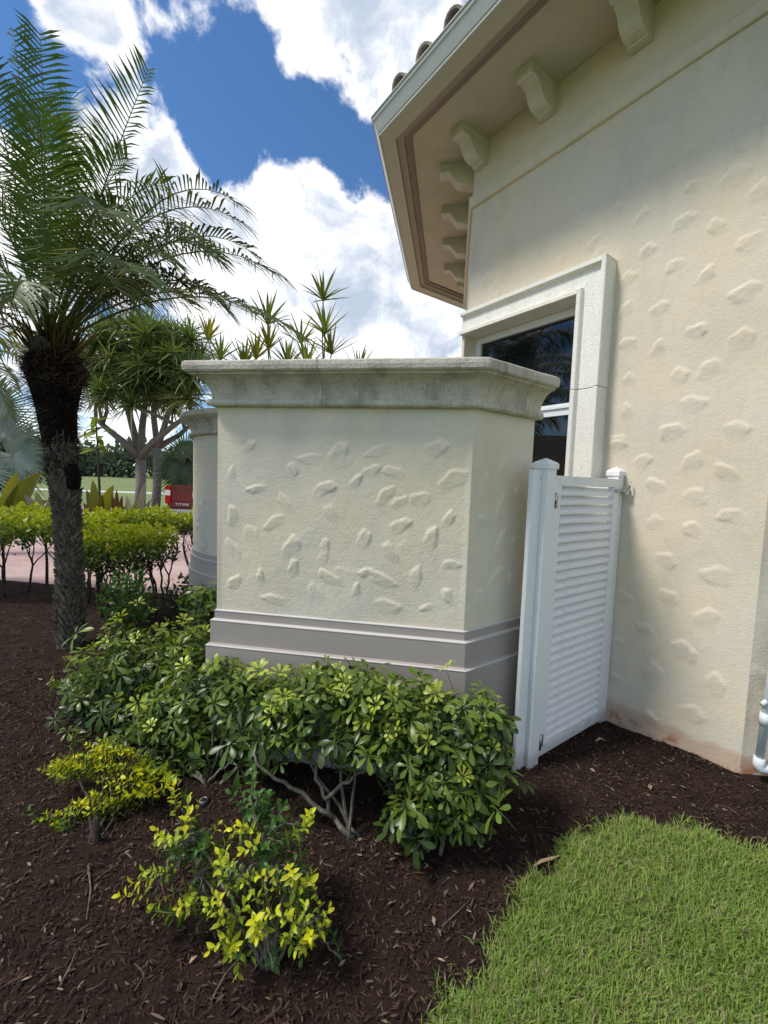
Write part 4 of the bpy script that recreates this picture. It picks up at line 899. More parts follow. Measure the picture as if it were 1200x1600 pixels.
palm = empty('date_palm', PB); tag(palm, 'date palm with shaggy black crown base and scaly trunk at left', 'palm')
def trunk_c(z): t = z / 2.6; return Vector((PB.x + .02 - .11 * t * t + .015 * math.sin(z * 2.1), PB.y + .03 * t, z))
mb = MB(); zs = np.linspace(-.1, 2.6, 46); rings = []
for z in zs:
    c = trunk_c(z) - PB; r = .088 + .008 * math.sin(z * 5) + .03 * max(0, (.15 - z)) + .05 * max(0, z - 1.3); rings.append([(c.x + r * math.cos(k * .349) * rng.uniform(.96, 1.04), c.y + r * math.sin(k * .349) * rng.uniform(.96, 1.04), c.z + PB.z) for k in range(18)])
mb.loft(rings, sm=True); mb.build('trunk', M_TRUNK, palm)
mb = MB(); mb.usecol = True                    # the old leaf bases, like scales
nsc = 0
for i in range(620):
    z = .02 + 1.58 * i / 620; a = i * 2.39996 + rng.uniform(-.12, .12); c = trunk_c(z) - PB; r = .088 + .008 * math.sin(z * 5); o_ = Vector((math.cos(a), math.sin(a), 0)); s_ = Vector((-math.sin(a), math.cos(a), 0)); P = c + o_ * (r - .004); P.z += PB.z
    w = rng.uniform(.011, .017); l = rng.uniform(.04, .066) * (.8 + .35 * (z / 1.6)); mb.col = vary(mixc((.07, .06, .045), (.20, .18, .14), rng.random()), .2)
    tip = P + o_ * l * .7 + Vector((0, 0, l * .8)); a1 = mb.vert(P - s_ * w); a2 = mb.vert(P + s_ * w); a3 = mb.vert(P + o_ * .014 + Vector((0, 0, -.008))); a4 = mb.vert(tip); a5 = mb.vert(P + Vector((0, 0, l * .5)))
    for f_ in ((a1, a3, a4), (a3, a2, a4), (a2, a5, a4), (a5, a1, a4)): mb.face(f_)
_m = Mat('palm_scale', (.1, .08, .06), .95, .1); _m.tint(); tag(mb.build('trunk_scales', _m.m, palm), kind='stuff')
mb = MB(); mb.usecol = True; mb.col = (.014, .010, .009)
fp = [(.07, 1.48), (.105, 1.54), (.115, 1.66), (.135, 1.84), (.165, 2.06), (.20, 2.22), (.225, 2.33), (.205, 2.43), (.155, 2.52), (.12, 2.60), (.06, 2.64)]; rings = []
for r, z in fp: c = trunk_c(z) - PB; rings.append([(c.x + r * .9 * math.cos(k * .2618) * rng.uniform(.88, 1.1), c.y + r * .9 * math.sin(k * .2618) * rng.uniform(.88, 1.1), c.z + PB.z + rng.uniform(-.02, .02)) for k in range(24)])
mb.loft(rings)
for i in range(4200):                           # shaggy fibres and stubs
    j = rng.random() * (len(fp) - 2) + .4; k = int(j); f_ = j - k; r = fp[k][0] * (1 - f_) + fp[k + 1][0] * f_; z = fp[k][1] * (1 - f_) + fp[k + 1][1] * f_; a = rng.uniform(0, 6.283); c = trunk_c(z) - PB; o_ = Vector((math.cos(a), math.sin(a), 0)); s_ = Vector((-math.sin(a), math.cos(a), 0)); P = c + o_ * r * .88; P.z += PB.z
    upw = rng.uniform(-.5, .9) if z > 2.2 else rng.uniform(-.9, .5); l = rng.uniform(.04, .12) * (1.2 if z > 2.1 else .8); tip = P + (o_ * rng.uniform(.4, 1) + s_ * rng.uniform(-.9, .9) + Vector((0, 0, upw))).normalized() * l; w = rng.uniform(.002, .007); mb.col = vary((.11, .075, .055) if z > 2.2 and rng.random() < .5 else ((.055, .04, .03) if rng.random() < .35 else (.012, .009, .008)), .3)
    a1 = mb.vert(P - s_ * w + Vector((0, 0, w))); a2 = mb.vert(P + s_ * w); a3 = mb.vert(tip); mb.face((a1, a2, a3))
c = trunk_c(1.45) - PB
mb.col = (.012, .009, .008); bl = Vector((c.x + .10, c.y - .03, 1.47 + PB.z))
mb.loft([[(bl.x + rr_ * math.cos(k * .785) * rng.uniform(.8, 1.2), bl.y + rr_ * math.sin(k * .785) * rng.uniform(.8, 1.2), bl.z + zz_) for k in range(8)] for rr_, zz_ in ((.02, -.11), (.05, -.09), (.06, -.02), (.055, .05), (.03, .11))])
tag(mb.build('fibre_skirt', M_FIBRE, palm), kind='stuff')
CS = trunk_c(2.56)
spec = [((232, 108), 3.35, (165, 270), 3.45, 0), ((372, 318), 3.1, (235, 215), 3.35, 0), ((378, 348), 3.3, (230, 250), 3.5, .35), ((432, 428), 2.95, (270, 318), 3.3, 0), ((468, 525), 2.8, (310, 395), 3.2, .15), ((402, 492), 3.9, (250, 400), 3.8, .45), ((300, 478), 4.3, (200, 390), 4.0, .5), ((262, 285), 4.0, (160, 290), 3.8, 0), ((345, 405), 4.4, (235, 310), 4.0, .2),
        ((62, 50), 3.1, (78, 260), 3.4, 0), ((20, 45), 3.4, (48, 255), 3.5, 0), ((112, 150), 4.1, (100, 280), 3.8, 0), ((-30, 95), 3.2, (25, 270), 3.4, 0), ((165, 200), 4.4, (125, 290), 4.0, 0), ((85, 190), 2.9, (80, 300), 3.2, 0),
        ((-150, 190), 3.2, (-20, 240), 3.4, 0), ((-230, 330), 3.0, (-60, 270), 3.3, 0), ((-250, 460), 3.1, (-80, 330), 3.4, .1), ((-200, 560), 3.3, (-70, 400), 3.5, .3), ((-110, 120), 4.0, (0, 250), 3.8, 0), ((-140, 430), 4.2, (-20, 330), 3.9, .1), ((-60, 600), 4.0, (-10, 450), 3.8, .5),
        ((60, 170), 2.7, (70, 270), 3.1, 0), ((170, 330), 2.3, (130, 290), 2.8, 0), ((215, 430), 2.4, (160, 350), 2.9, .1),
        ((40, 270), 4.6, (60, 270), 4.1, 0), ((140, 260), 4.6, (110, 280), 4.1, 0),  ((280, 440), 3.4, (200, 360), 3.5, .25), ((330, 460), 3.2, (230, 370), 3.4, .3), ((-40, 230), 3.9, (30, 300), 3.7, 0), ((180, 320), 3.6, (140, 330), 3.6, 0), ((220, 470), 4.6, (170, 380), 4.2, .4), ((200, 250), 3.6, (140, 290), 3.6, 0), ((330, 400), 2.9, (230, 290), 3.2, 0), ((290, 360), 3.0, (200, 270), 3.3, .2), ((350, 480), 3.5, (250, 370), 3.5, .35), ((250, 400), 2.9, (190, 320), 3.2, .1), ((400, 400), 3.6, (270, 290), 3.6, 0), ((180, 450), 2.8, (150, 380), 3.1, .2), ((20, 470), 2.9, (50, 380), 3.2, .1), ((-40, 500), 3.0, (20, 400), 3.3, .2)]
for (tp_, td, cp_, cd_, old) in spec:
    frond(CS + Vector((rng.uniform(-.06, .06), rng.uniform(-.06, .06), rng.uniform(-.05, .06))), at(*cp_, cd_), at(*tp_, td), palm, PB, 44, .43, .0155, (.050, .098, .024), (.095, .150, .036), old=old, droop=.25 if tp_[1] < 270 else .62, vang=.5 if tp_[1] < 270 else .28, bare=.2)
mb = MB(); mb.usecol = True
for k in range(60):                              # spiny leaf stalks rising from the crown
    a = rng.uniform(0, 6.28); e_ = rng.uniform(.9, 1.45); d = Vector((math.cos(a) * math.cos(e_), math.sin(a) * math.cos(e_), math.sin(e_))); P = trunk_c(2.42) - PB + Vector((math.cos(a) * .08, math.sin(a) * .08, PB.z)); mb.col = vary((.11, .075, .035), .25); mb.tube([P, P + d * .2, P + d * rng.uniform(.3, .5)], [.014, .009, .003], 5)
mb.build('leaf_stalks', M_FIBRE, palm)

# ================================================================== SPIKY PLANTS IN THE ROUND PLANTER
def rosette_mesh(n, L, W, c0, c1, droop=.2, spread=(.1, 1.35), name='leaf_rosette', mat=None):
    mb = MB(); mb.usecol = True
    for k in range(n):
        a = k * 2.39996 + rng.uniform(-.2, .2); e_ = 1.5 - (spread[0] + (spread[1] - spread[0]) * (k / n) ** .8); d = Vector((math.cos(a) * math.cos(e_), math.sin(a) * math.cos(e_), math.sin(e_)))
        l = L * rng.uniform(.75, 1.1); add_leaf(mb, Vector((0, 0, -.05 * L * k / n)), d, Vector((0, 0, 1)), l, W, vary(mixc(c0, c1, rng.random()), .15), droop * rng.uniform(.5, 1.5), .5, (0, .3, .65, 1), (.8, 1, .7, 0))
    return mb.mesh(name, [mat or M_FROND])
DR = [rosette_mesh(20, .36, .028, (.12, .17, .035), (.22, .26, .05), .10, (.05, 1.15)) for _ in range(2)] + [rosette_mesh(18, .32, .03, (.24, .25, .03), (.40, .34, .04), .08, (.05, .8))]
def spiky(base, heads, label):
    root = empty('spiky_dracaena', base); B = Vector(base); tag(root, label, 'plant', 'spiky plants in the round planter'); mb = MB()
    for (x, y, d, k) in heads:
        P = at(x, y, d); j = B + Vector((rng.uniform(-.03, .03), rng.uniform(-.03, .03), 0)); branch(mb, [j, B.lerp(P, .5) + Vector((rng.uniform(-.04, .04), rng.uniform(-.04, .04), 0)), P], .012, .007, 6, .008)
        o = link('leaf_rosette', DR[k], root); frame_to(o, P - B, Vector((rng.uniform(-.2, .2), rng.uniform(-.2, .2), 1)), None, rng.uniform(.9, 1.1))
    mb.v = [(x - B.x, y - B.y, z - B.z) for x, y, z in mb.v]; mb.build('stems', M_STEM, root)
spiky((-.72, 4.75, 1.70), [(505, 468, 4.75, 0), (508, 520, 4.7, 1), (518, 552, 4.7, 0), (470, 535, 4.65, 1), (560, 585, 4.8, 0)], 'tallest spiky green plant rising above the wall cap')
spiky((-1.15, 4.7, 1.70), [(418, 505, 4.7, 1), (420, 545, 4.65, 2), (450, 572, 4.7, 0), (480, 575, 4.6, 1)], 'spiky yellow-green plant behind the wall cap, middle of the row')
spiky((-1.5, 4.7, 1.70), [(400, 560, 4.6, 2), (382, 575, 4.7, 1), (325, 530, 4.8, 2), (345, 560, 4.7, 0)], 'low spiky yellowish plant behind the left end of the wall cap')

# ================================================================== MIDDLE DISTANCE: island plants
def gnd(x, y): return .05 if ((x + 10.6) / 4.3) ** 2 + ((y - 12.3) / 1.9) ** 2 < 1 else -.055
def ti_plant(px, d, leaves, label):
    p = at(px, 790, d); B = Vector((p.x, p.y, gz1(p.x, p.y))); root = empty('ti_plant', B); tag(root, label, 'plant', 'broad-leaved plants behind the golden hedge')
    mb = MB(); mb.tube([(0, 0, -.05), (.01, 0, .3), (0, 0, .62)], [.02, .017, .014], 8); mb.build('stem', M_TWIG, root)
    for (tx, ty, w, c) in leaves:
        T = at(tx, ty, d + rng.uniform(-.15, .1)) - B; mb = MB(); mb.usecol = True; ids = []; S0 = Vector((rng.uniform(-.01, .01), rng.uniform(-.01, .01), rng.uniform(.45, .62))); Cc = Vector((T.x * .4, T.y * .4, S0.z + (T.z - S0.z) * .75)); n = 9
        for k in range(n + 1):
            t = k / n; P = bez(S0, Cc, T, t); tg = (bez(S0, Cc, T, min(1, t + .05)) - bez(S0, Cc, T, max(0, t - .05))).normalized(); s_ = tg.cross(Vector((.45 * rng.choice((1, 1)), -.9, .25))).normalized(); hw = w * .5 * max(.1, math.sin(math.pi * min(1, .05 + .95 * t))) ** .8 if k < n else 0.001; nn = s_.cross(tg)
            mb.col = vary(c, .06); ids.append((mb.vert(P - s_ * hw + nn * hw * .35), mb.vert(P), mb.vert(P + s_ * hw + nn * hw * .35)))
        for a, b in zip(ids, ids[1:]): mb.face((a[0], a[1], b[1], b[0]), 0, True); mb.face((a[1], a[2], b[2], b[1]), 0, True)
        mb.build('leaf', M_LEAF, root)
OL, YL, PU, GY = (.15, .14, .022), (.24, .22, .035), (.16, .075, .05), (.32, .28, .24)
ti_plant(2, 5.8, [(67, 738, .24, OL), (29, 737, .18, YL), (-20, 745, .14, OL), (75, 782, .2, OL), (-50, 760, .15, OL), (12, 765, .13, PU)], 'broad olive-leaved plant at the left edge behind the golden hedge')
ti_plant(70, 5.75, [(38, 772, .12, GY), (56, 768, .12, GY), (88, 766, .11, GY), (105, 785, .11, PU), (48, 785, .10, YL)], 'pale grey-leaved plant left of the palm trunk')
ti_plant(152, 5.6, [(178, 758, .15, YL), (145, 750, .11, YL), (135, 765, .10, OL), (160, 772, .10, OL), (190, 790, .09, YL), (130, 785, .09, PU)], 'upright yellow-olive plant right of the palm trunk')
ti_plant(184, 5.65, [(175, 772, .07, PU), (191, 774, .07, PU), (182, 765, .06, PU), (200, 784, .07, PU)], 'reddish-leaved plant beside the upright yellow-olive one')
ti_plant(210, 5.6, [(228, 752, .09, GY), (198, 774, .11, GY), (213, 780, .11, YL), (237, 780, .08, GY), (190, 790, .08, YL)], 'pale plant with one tall folded leaf near the pickup')
# screw pines
PR = [rosette_mesh(48, .95, .05, (.075, .125, .04), (.15, .20, .06), .3, (.1, 1.8)) for _ in range(3)] + [rosette_mesh(34, .8, .055, (.14, .17, .05), (.20, .22, .07), .4, (.2, 2.0))]
def screw_pine(px, d, fork, limbs, heads, label, r=.16):
    p = at(px, 785, d); B = Vector((p.x, p.y, gnd(p.x, p.y))); root = empty('screw_pine', B); tag(root, label, 'tree', 'screw pines on the planting island'); mb = MB()
    Fk = at(*fork, d) - B; mb.tube([(0, 0, -.1), Fk * .5 + Vector((.04, 0, 0)), Fk], [r * 1.05, r * .95, r * .9], 10)
    ends = []
    for lm in limbs:
        pts = [Fk] + [at(x, y, d + dd) - B for x, y, dd in lm]; mb.tube(pts, [r * .75 - (r * .35) * k / (len(pts) - 1) for k in range(len(pts))], 8); ends.append(pts[-1]); ends.append(pts[-1].lerp(pts[-2], .5))
    hs = [at(x, y, d + dd) - B for x, y, dd in heads]
    for h in hs: e_ = min(ends, key=lambda q: (q - h).length); mb.tube([e_, e_.lerp(h, .5) + rvec() * .08, h], [.06, .05, .04], 6)
    mb.build('trunk', M_PAND, root)
    for h in hs: o = link('leaf_rosette', rng.choice(PR), root); frame_to(o, h, (Vector((rng.uniform(-.5, .5), rng.uniform(-.5, .5), 1))), None, rng.uniform(.85, 1.1))
def heads_(n, x0, x1, y0, y1, dd=1.3):
    out = []
    while len(out) < n:
        x, y = rng.uniform(x0, x1), rng.uniform(y0, y1); e_ = ((x - (x0 + x1) / 2) / ((x1 - x0) / 2)) ** 2 + ((y - (y0 + y1) / 2) / ((y1 - y0) / 2)) ** 2
        if e_ < 1: out.append((x, y, rng.uniform(-dd, dd)))
    return out
screw_pine(216, 13.1, (220, 716), [[(195, 692, -.2), (170, 672, -.3), (150, 655, -.3)], [(222, 670, .1), (228, 620, .2), (215, 575, .2)], [(200, 640, .4), (180, 600, .6)], [(240, 690, -.5), (262, 672, -.6), (285, 655, -.7)]], heads_(66, 122, 275, 500, 640), 'screw pine with forked grey trunk behind the palm, left of the pair')
screw_pine(241, 12.7, (246, 700), [[(262, 690, .2), (280, 680, .2), (300, 662, .2)], [(240, 650, .2), (245, 600, .2), (262, 565, .2)], [(265, 640, -.3), (285, 600, -.4)]], heads_(56, 195, 330, 510, 640), 'screw pine with slim straight trunk, right of the pair', .13)
# young tree with large pale leaves
p = at(155, 785, 11.3); B = Vector((p.x, p.y, gnd(p.x, p.y))); yt = empty('young_tree', B); tag(yt, 'young tree with thin trunk and large pale green leaves right of the palm', 'tree')
mb = MB(); branch(mb, [(0, 0, -.05), at(155, 740, 11.3) - B, at(152, 690, 11.3) - B, at(150, 655, 11.3) - B], .035, .015, 8, .01); mb.build('trunk', M_TWIG, yt)
for k in range(26):
    h = at(rng.uniform(146, 160), rng.uniform(650, 705), 11.3 + rng.uniform(-.2, .2)) - B; mb = MB(); mb.usecol = True; a = rng.uniform(0, 6.28); d = Vector((math.cos(a), math.sin(a), rng.uniform(-.5, .5))); add_leaf(mb, h, d, Vector((0, 0, 1)), rng.uniform(.35, .55), .15, vary((.20, .30, .04), .2), .3, .3, (0, .3, .6, 1), (.2, 1, .9, 0)); mb.build('leaf', M_GOLD, yt)
# fan palms
def fan_mesh(n, L, c, arc=2.5, droop=.25, name='fan_leaf'):
    mb = MB(); mb.usecol = True; mb.col = c; ctr = Vector()
    for k in range(n):
        a = -arc + 2 * arc * k / (n - 1); d = Vector((math.sin(a), math.cos(a), 0)); s_ = Vector((math.cos(a), -math.sin(a), 0)); l = L * rng.uniform(.85, 1.05) * (1 - .18 * abs(a) / arc); w = l * arc / n * 1.05; mb.col = vary(c, .12); z1 = .05 * (1 if k % 2 else -1)
        q = [d * .02, d * l * .45 - s_ * w * .45 + Vector((0, 0, -droop * l * .2 + .02)), d * l * .45 + Vector((0, 0, -droop * l * .2 - .02)), d * l * .45 + s_ * w * .45 + Vector((0, 0, -droop * l * .2 + .02)), d * l + Vector((0, 0, -droop * l * rng.uniform(.5, 1.3)))]
        i = [mb.vert(x) for x in q]; mb.face((i[0], i[1], i[2]), 0, True); mb.face((i[0], i[2], i[3]), 0, True); mb.face((i[1], i[4], i[2])); mb.face((i[2], i[4], i[3]))
    return mb.mesh(name, [M_FROND])
def fan_palm(base, crown, leaves, mesh, label, tr, name='fan_palm'):
    B = Vector(base); root = empty(name, B); tag(root, label, 'palm'); mb = MB(); Cc = Vector(crown) - B
    mb.tube([(0, 0, -.1), Cc * .5, Cc], [tr * 1.1, tr, tr * .8], 10)
    for (P, up, nrm2) in leaves:
        h = Vector(P) - B; mb.tube([Cc, Cc.lerp(h, .6) + Vector((0, 0, .08)), h], [.035, .022, .015], 6)
    mb.build('trunk', M_PAND, root)
    for (P, up, nrm2) in leaves:
        o = link('fan_leaf', mesh, root); y_ = Vector(up).normalized(); z_ = (Vector(nrm2) - y_ * Vector(nrm2).dot(y_)).normalized(); x_ = y_.cross(z_)
        o.matrix_local = Matrix.Translation(Vector(P) - B) @ Matrix((x_, y_, z_)).transposed().to_4x4()
fm = fan_mesh(44, 1.25, (.26, .32, .30), 2.3, .3); cb = at(-40, 700, 10.9)
fan_palm((cb.x, cb.y, gnd(cb.x, cb.y)), (cb.x, cb.y, 1.9), [(at(2, 690, 10.5), (.55, 0, .9), (.4, -1, .2)), (at(20, 712, 10.4), (.5, -.3, -.75), (.2, -1, .3)), (at(-10, 645, 10.8), (.2, .1, 1), (.2, -1, .4)), (at(-60, 640, 10.9), (-.4, .1, 1), (0, -1, .4)), (at(-95, 690, 10.8), (-1, -.2, .3), (0, -1, .4)), (at(-30, 730, 10.2), (.1, -.5, -.8), (0, -1, .3))], fm, 'silvery blue fan palm at the left edge behind the golden hedge', .2, 'silver_fan_palm')
fm2 = fan_mesh(36, 1.0, (.085, .12, .06), 2.2, .2); cb = at(305, 720, 12.5)
fan_palm((cb.x, cb.y, -.055), (cb.x, cb.y, 1.7), [(at(292, 712, 12.3), (-.6, 0, .8), (-.2, -1, .2)), (at(285, 738, 12.2), (-1, -.2, .1), (.1, -1, .5)), (at(300, 735, 12.2), (-.6, -.3, -.5), (0, -1, .6)), (at(330, 700, 12.4), (.4, 0, 1), (0, -1, .3)), (at(335, 735, 12.3), (1, -.2, .1), (0, -1, .4))], fm2, 'dark green fan palm above the red pickup beside the round wall', .14)
# feather palm reaching in from the left
cb = at(-75, 600, 7.6); fpalm = empty('feather_palm', (cb.x, cb.y, -.055)); tag(fpalm, 'pale feather-leaved palm reaching in at the left edge behind the date palm', 'palm'); OB = Vector(fpalm.location); mb = MB()
mb.tube([(0, 0, -.1), (0, 0, 1.5), (0, 0, cb.z - OB.z)], [.17, .14, .11], 12); mb.build('trunk', M_PAND, fpalm)
for (tp_, td, cp_, cd_) in [((35, 560), 7.0, (-10, 480), 7.4), ((58, 590), 7.4, (0, 500), 7.5), ((20, 610), 6.8, (-20, 520), 7.2), ((-10, 420), 7.6, (-60, 480), 7.6), ((-200, 480), 7.5, (-130, 450), 7.6), ((-230, 580), 7.4, (-150, 500), 7.5), ((-90, 380), 8.2, (-80, 470), 7.9), ((-160, 640), 6.8, (-130, 530), 7.2), ((15, 650), 8.3, (-20, 540), 8.0)]:
    frond(cb.copy(), at(*cp_, cd_), at(*tp_, td), fpalm, OB, 36, .42, .026, (.10, .15, .08), (.15, .19, .09), rng.choice((0, 0, .3)), droop=.9)

# ================================================================== RED PICKUP
rl = at(256, 775, 11.0); tw, tl_ = 1.95, 5.4
truck = empty('pickup_truck', (rl.x + tw / 2, rl.y, -.055), R(-3)); tag(truck, 'dark red pickup seen from behind, half hidden by the round wall', 'pickup truck')
_m = Mat('red_paint', (.14, .006, .011), .25, .5); _m.p.inputs['Coat Weight'].default_value = .6; M_RED = _m.m
M_BLACK = Mat('black_trim', (.015, .015, .016), .5).m; M_TYRE = Mat('tyre_rubber', (.02, .02, .02), .9).m; M_CHROME = Mat('chrome', (.7, .7, .7), .2, .5, 1.0).m
M_TAIL = Mat('tail_lens_red', (.35, .01, .012), .15).m; M_CLEAR = Mat('tail_lens_clear', (.7, .68, .66), .15).m; M_LET = Mat('letter_silver', (.62, .62, .62), .35).m
zt = 1.30
def tb(name, x0, x1, y0, y1, z0, z1, mat, parent=truck, bev=.02): return gbox(name, x0, x1, y0, y1, z0, z1, parent, mat, bev)
h = tw / 2
bd = tb('bed', -h + .02, h - .02, .03, 2.0, .55, zt - .03, M_RED, bev=.05); tb('cab', -h + .02, h - .02, 2.02, 4.0, .5, 1.22, M_RED, bev=.06); tb('hood', -h + .03, h - .03, 4.02, tl_, .5, 1.15, M_RED, bev=.09)
mb = MB(); mb.loft([[(-h + .08, 2.06, 1.22), (h - .08, 2.06, 1.22), (h - .08, 4.0, 1.22), (-h + .08, 4.0, 1.22)], [(-h + .2, 2.25, 1.88), (h - .2, 2.25, 1.88), (h - .2, 3.3, 1.88), (-h + .2, 3.3, 1.88)]]); mb.build('cab_roof', M_RED, truck)
mb = MB(); mb.hexa([(-h + .24, 2.08, 1.28), (h - .24, 2.08, 1.28), (h - .24, 2.2, 1.28), (-h + .24, 2.2, 1.28)], [(-h + .3, 2.215, 1.8), (h - .3, 2.215, 1.8), (h - .3, 2.3, 1.8), (-h + .3, 2.3, 1.8)]); mb.build('rear_window', M_GLASS, truck)
tg_ = tb('tailgate', -h + .19, h - .19, -.02, .045, .72, zt, M_RED, bev=.018); tb('tailgate_handle', -.14, .14, -.035, -.018, 1.12, 1.19, M_BLACK, tg_, .006)
tb('tailgate_lip', -h + .19, h - .19, -.06, -.02, zt - .075, zt - .005, M_RED, tg_, .015); tb('tailgate_band', -h + .19, h - .19, -.032, -.02, .73, .86, M_RED, tg_, .005); tb('tailgate_gap', -h + .19, h - .19, -.027, -.0205, .868, .882, M_BLACK, tg_, .002)
for s_ in (-1, 1):
    x0, x1 = sorted((s_ * (h - .175), s_ * h)); lm = tb('tail_light', x0, x1, -.015, .16, .80, zt - .03, M_TAIL, bev=.02); tb('reverse_lens', x0 + .015, x1 - .015, -.022, -.014, 1.02, 1.16, M_CLEAR, lm, .004)
    for y in (1.05, 4.45):
        wh = MB(); xx = s_ * (h - .13); wh.tube([(xx - .13, y, .40), (xx + .13, y, .40)], .40, 28); ty = wh.build('wheel', M_TYRE, truck); w2 = MB(); w2.tube([(xx + s_ * .12, y, .40), (xx + s_ * .142, y, .40)], .25, 20); w2.build('rim', M_CHROME, ty)
tb('bumper', -h + .03, h - .03, -.16, -.03, .48, .68, M_CHROME, bev=.03)
tc_ = bpy.data.curves.new('lettering', 'FONT'); tc_.body = 'TITAN'; tc_.size = .095; tc_.extrude = .004; tc_.align_x = 'LEFT'; tc_.space_character = 1.25
to_ = bpy.data.objects.new('tmp_text', tc_); COL.objects.link(to_); bpy.context.view_layer.update()
lme = bpy.data.meshes.new_from_object(to_.evaluated_get(bpy.context.evaluated_depsgraph_get())); bpy.data.objects.remove(to_)
lme.materials.clear(); lme.materials.append(M_LET); lo = link('lettering', lme, tg_); lo.location = (-h + .30, -.038, .765); lo.rotation_euler = (R(90), 0, 0); lo.scale = (1.1, 1, 1)

# ================================================================== FAR TREES AND HEDGE
def far_tree(px, d, w, hgt, c0, c1, label, bare=.12, n=520):
    p = at(px, 738, d); B = Vector((p.x, p.y, -.12)); root = empty('distant_tree', B); tag(root, label, 'tree', 'trees along the far edge of the lawn')
    lob = [(Vector((rng.uniform(-.33, .33) * w, rng.uniform(-.3, .3) * w, hgt * rng.uniform(bare + .2, .84))), rng.uniform(.2, .34) * w) for _ in range(12)]
    def samp():
        c, r = rng.choice(lob); d_ = rvec(); return c + Vector((d_.x * r, d_.y * r, d_.z * r * .75)) * rng.random() ** .4, d_
    V, Fc, C = leaf_cloud(n, samp, w * .15, lambda P, o: vary(mixc(c0, c1, min(1, max(0, P.z / hgt))), .25), .2); link('crown', np_mesh('crown', V, [Fc], M_FAR, C), root)
    mb = MB(); mb.tube([(0, 0, -.1), (0, 0, hgt * .35), (w * .03, 0, hgt * .7)], [w * .045, w * .035, w * .015], 7)
    for c, r in lob[:5]: mb.tube([(0, 0, hgt * .3), c * .6 + Vector((0, 0, hgt * .12)), c], [w * .025, w * .018, w * .008], 5)
    mb.build('trunk', M_TWIG, root)
nth = ['leftmost', 'second from the left', 'third from the left', 'fourth from the left', 'fifth from the left', 'sixth from the left', 'seventh from the left', 'eighth from the left', 'ninth from the left', 'tenth from the left', 'eleventh from the left', 'twelfth from the left']
for k in range(12):
    px = -40 + k * 31 + rng.uniform(-6, 6); big = px < 205
    far_tree(px, 115 + rng.uniform(-12, 25), rng.uniform(10, 13), (rng.uniform(9.5, 11.5) if big else rng.uniform(6, 8)), (.075, .105, .075), (.12, .155, .10), 'dark green tree across the lawn, %s of the far row' % nth[k], -.22)  # leaf tints paled to put distance haze into the colour
for k in range(14):        # the row goes on out of the frame to the left and right
    px = (-90 - 85 * k) if k < 6 else (380 + 90 * (k - 6)); far_tree(px, 130 + rng.uniform(-15, 25), rng.uniform(12, 15), rng.uniform(8, 11), (.030, .055, .030), (.075, .11, .055), 'dark far tree beyond the lawn, %s, out past the %s edge' % (nth[k if k < 6 else k - 6].replace('from the left', 'from the palm').replace('leftmost', 'nearest'), 'left' if k < 6 else 'right'), .05, 260)
def clipped_hedge(pa, pb, d, hh, label):
    a, b = at(pa, 740, d), at(pb, 740, d); c = (a + b) / 2; root = empty('clipped_hedge', (c.x, c.y, -.12)); tag(root, label, 'hedge'); L = (b.x - a.x) / 2
    def samp(): return Vector((rng.uniform(-L, L), rng.uniform(-1, 1), hh * (1 - rng.random() ** 2 * .95) + .15 * math.sin(rng.uniform(0, 6)))), Vector((0, -.3, .6))
    V, Fc, C = leaf_cloud(1500, samp, .42, lambda P, o: vary(mixc((.03, .055, .02), (.09, .15, .04), P.z / hh), .25)); link('foliage', np_mesh('foliage', V, [Fc], M_FAR, C), root)
    mb = MB()
    for k in range(10): x = -L + 2 * L * (k + .5) / 10; mb.tube([(x, 0, -.1), (x, 0, hh * .6)], .06, 5)
    mb.build('stems', M_TWIG, root)
clipped_hedge(-60, 84, 48, 1.75, 'long low dark hedge across the lawn at left'); clipped_hedge(-70, 14, 28, 1.35, 'nearer block of dark hedge at the left edge of the lawn')

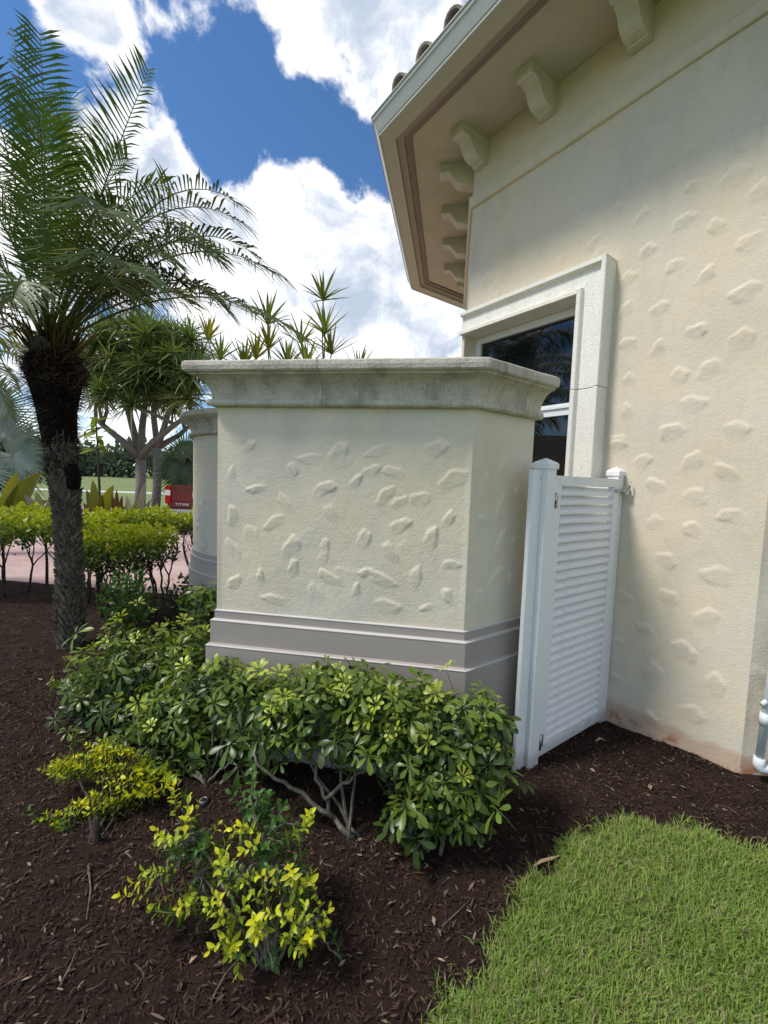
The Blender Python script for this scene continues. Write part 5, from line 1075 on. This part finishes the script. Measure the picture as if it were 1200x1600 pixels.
# ================================================================== SMALL THINGS ON THE MULCH
P = on_ground(318, 1258); ss = empty('sprinkler_head', (P.x, P.y, gz1(P.x, P.y))); tag(ss, 'small black sprinkler head in the mulch below the shrubs', 'sprinkler')
mb = MB(); mb.lathe([(0.0, -.03), (.026, -.03), (.027, .012), (.022, .018), (.0, .019)], 18); mb.build('body', M_BLACK, ss); mb = MB(); mb.lathe([(.016, .0185), (.018, .0185), (.018, .0205), (.016, .0205), (.016, .0185)], 18); mb.build('ring', M_STEEL, ss)
_m = Mat('dry_leaf', (.42, .30, .17), .8, .2); _m.blend(_m.ramp(_m.noise(30, 4), .4, .7), (.25, .16, .09)); M_DRY = _m.m
def strip_obj(name, pts, w, label, cat):
    B = sum((Vector(p) for p in pts), Vector()) / len(pts); mb = MB(); n = len(pts); ids = []
    for i, p in enumerate(pts):
        p = Vector(p) - B; tg = (Vector(pts[min(i + 1, n - 1)]) - Vector(pts[max(i - 1, 0)])).normalized(); s_ = tg.cross(Vector((0, 0, 1))).normalized(); hw = w * math.sin(math.pi * (.12 + .8 * i / (n - 1))); ids.append([p - s_ * hw + Vector((0, 0, hw * .5)), p - Vector((0, 0, .002)), p + s_ * hw + Vector((0, 0, hw * .5)), p + Vector((0, 0, .0015))])
    mb.loft(ids); o = mb.build(name, M_DRY); o.location = B; return tag(o, label, cat)
def gpt(x, y, dz=.012): p = on_ground(x, y); return (p.x, p.y, gz1(p.x, p.y) + dz)
strip_obj('dry_leaf', [gpt(834, 1358), gpt(846, 1354, .018), gpt(860, 1352, .02), gpt(874, 1345, .014)], .008, 'curled tan dry leaf at the edge of the lawn', 'leaf')
strip_obj('dry_leaf', [gpt(931, 1161), gpt(938, 1158, .016), gpt(946, 1160, .012)], .011, 'small tan dead leaf on the mulch below the gate', 'leaf')
strip_obj('dry_leaf', [gpt(296, 1512), gpt(301, 1507, .016), gpt(308, 1500, .012)], .006, 'pale pinkish dead leaf left of the grey stump', 'leaf')
def twig(pts, r, label):
    pts = [Vector(gpt(x, y, .008 + .006 * (k % 2))) for k, (x, y) in enumerate(pts)]; B = sum(pts, Vector()) / len(pts); mb = MB(); mb.tube([p - B for p in pts], [r * (1 - .6 * k / (len(pts) - 1)) for k in range(len(pts))], 6); o = mb.build('twig', M_STEM); o.location = B; tag(o, label, 'twig')
twig([(330, 1570), (352, 1530), (385, 1490)], .0035, 'thin bare twig leaning from the grey stump'); twig([(138, 1360), (142, 1400), (135, 1445)], .004, 'dark twig below the low spreading golden shrub'); twig([(690, 1450), (715, 1428), (738, 1402)], .0022, 'fine curved twig in the mulch left of the lawn'); twig([(95, 1545), (112, 1515), (120, 1490)], .003, 'short twig at the lower left of the mulch')
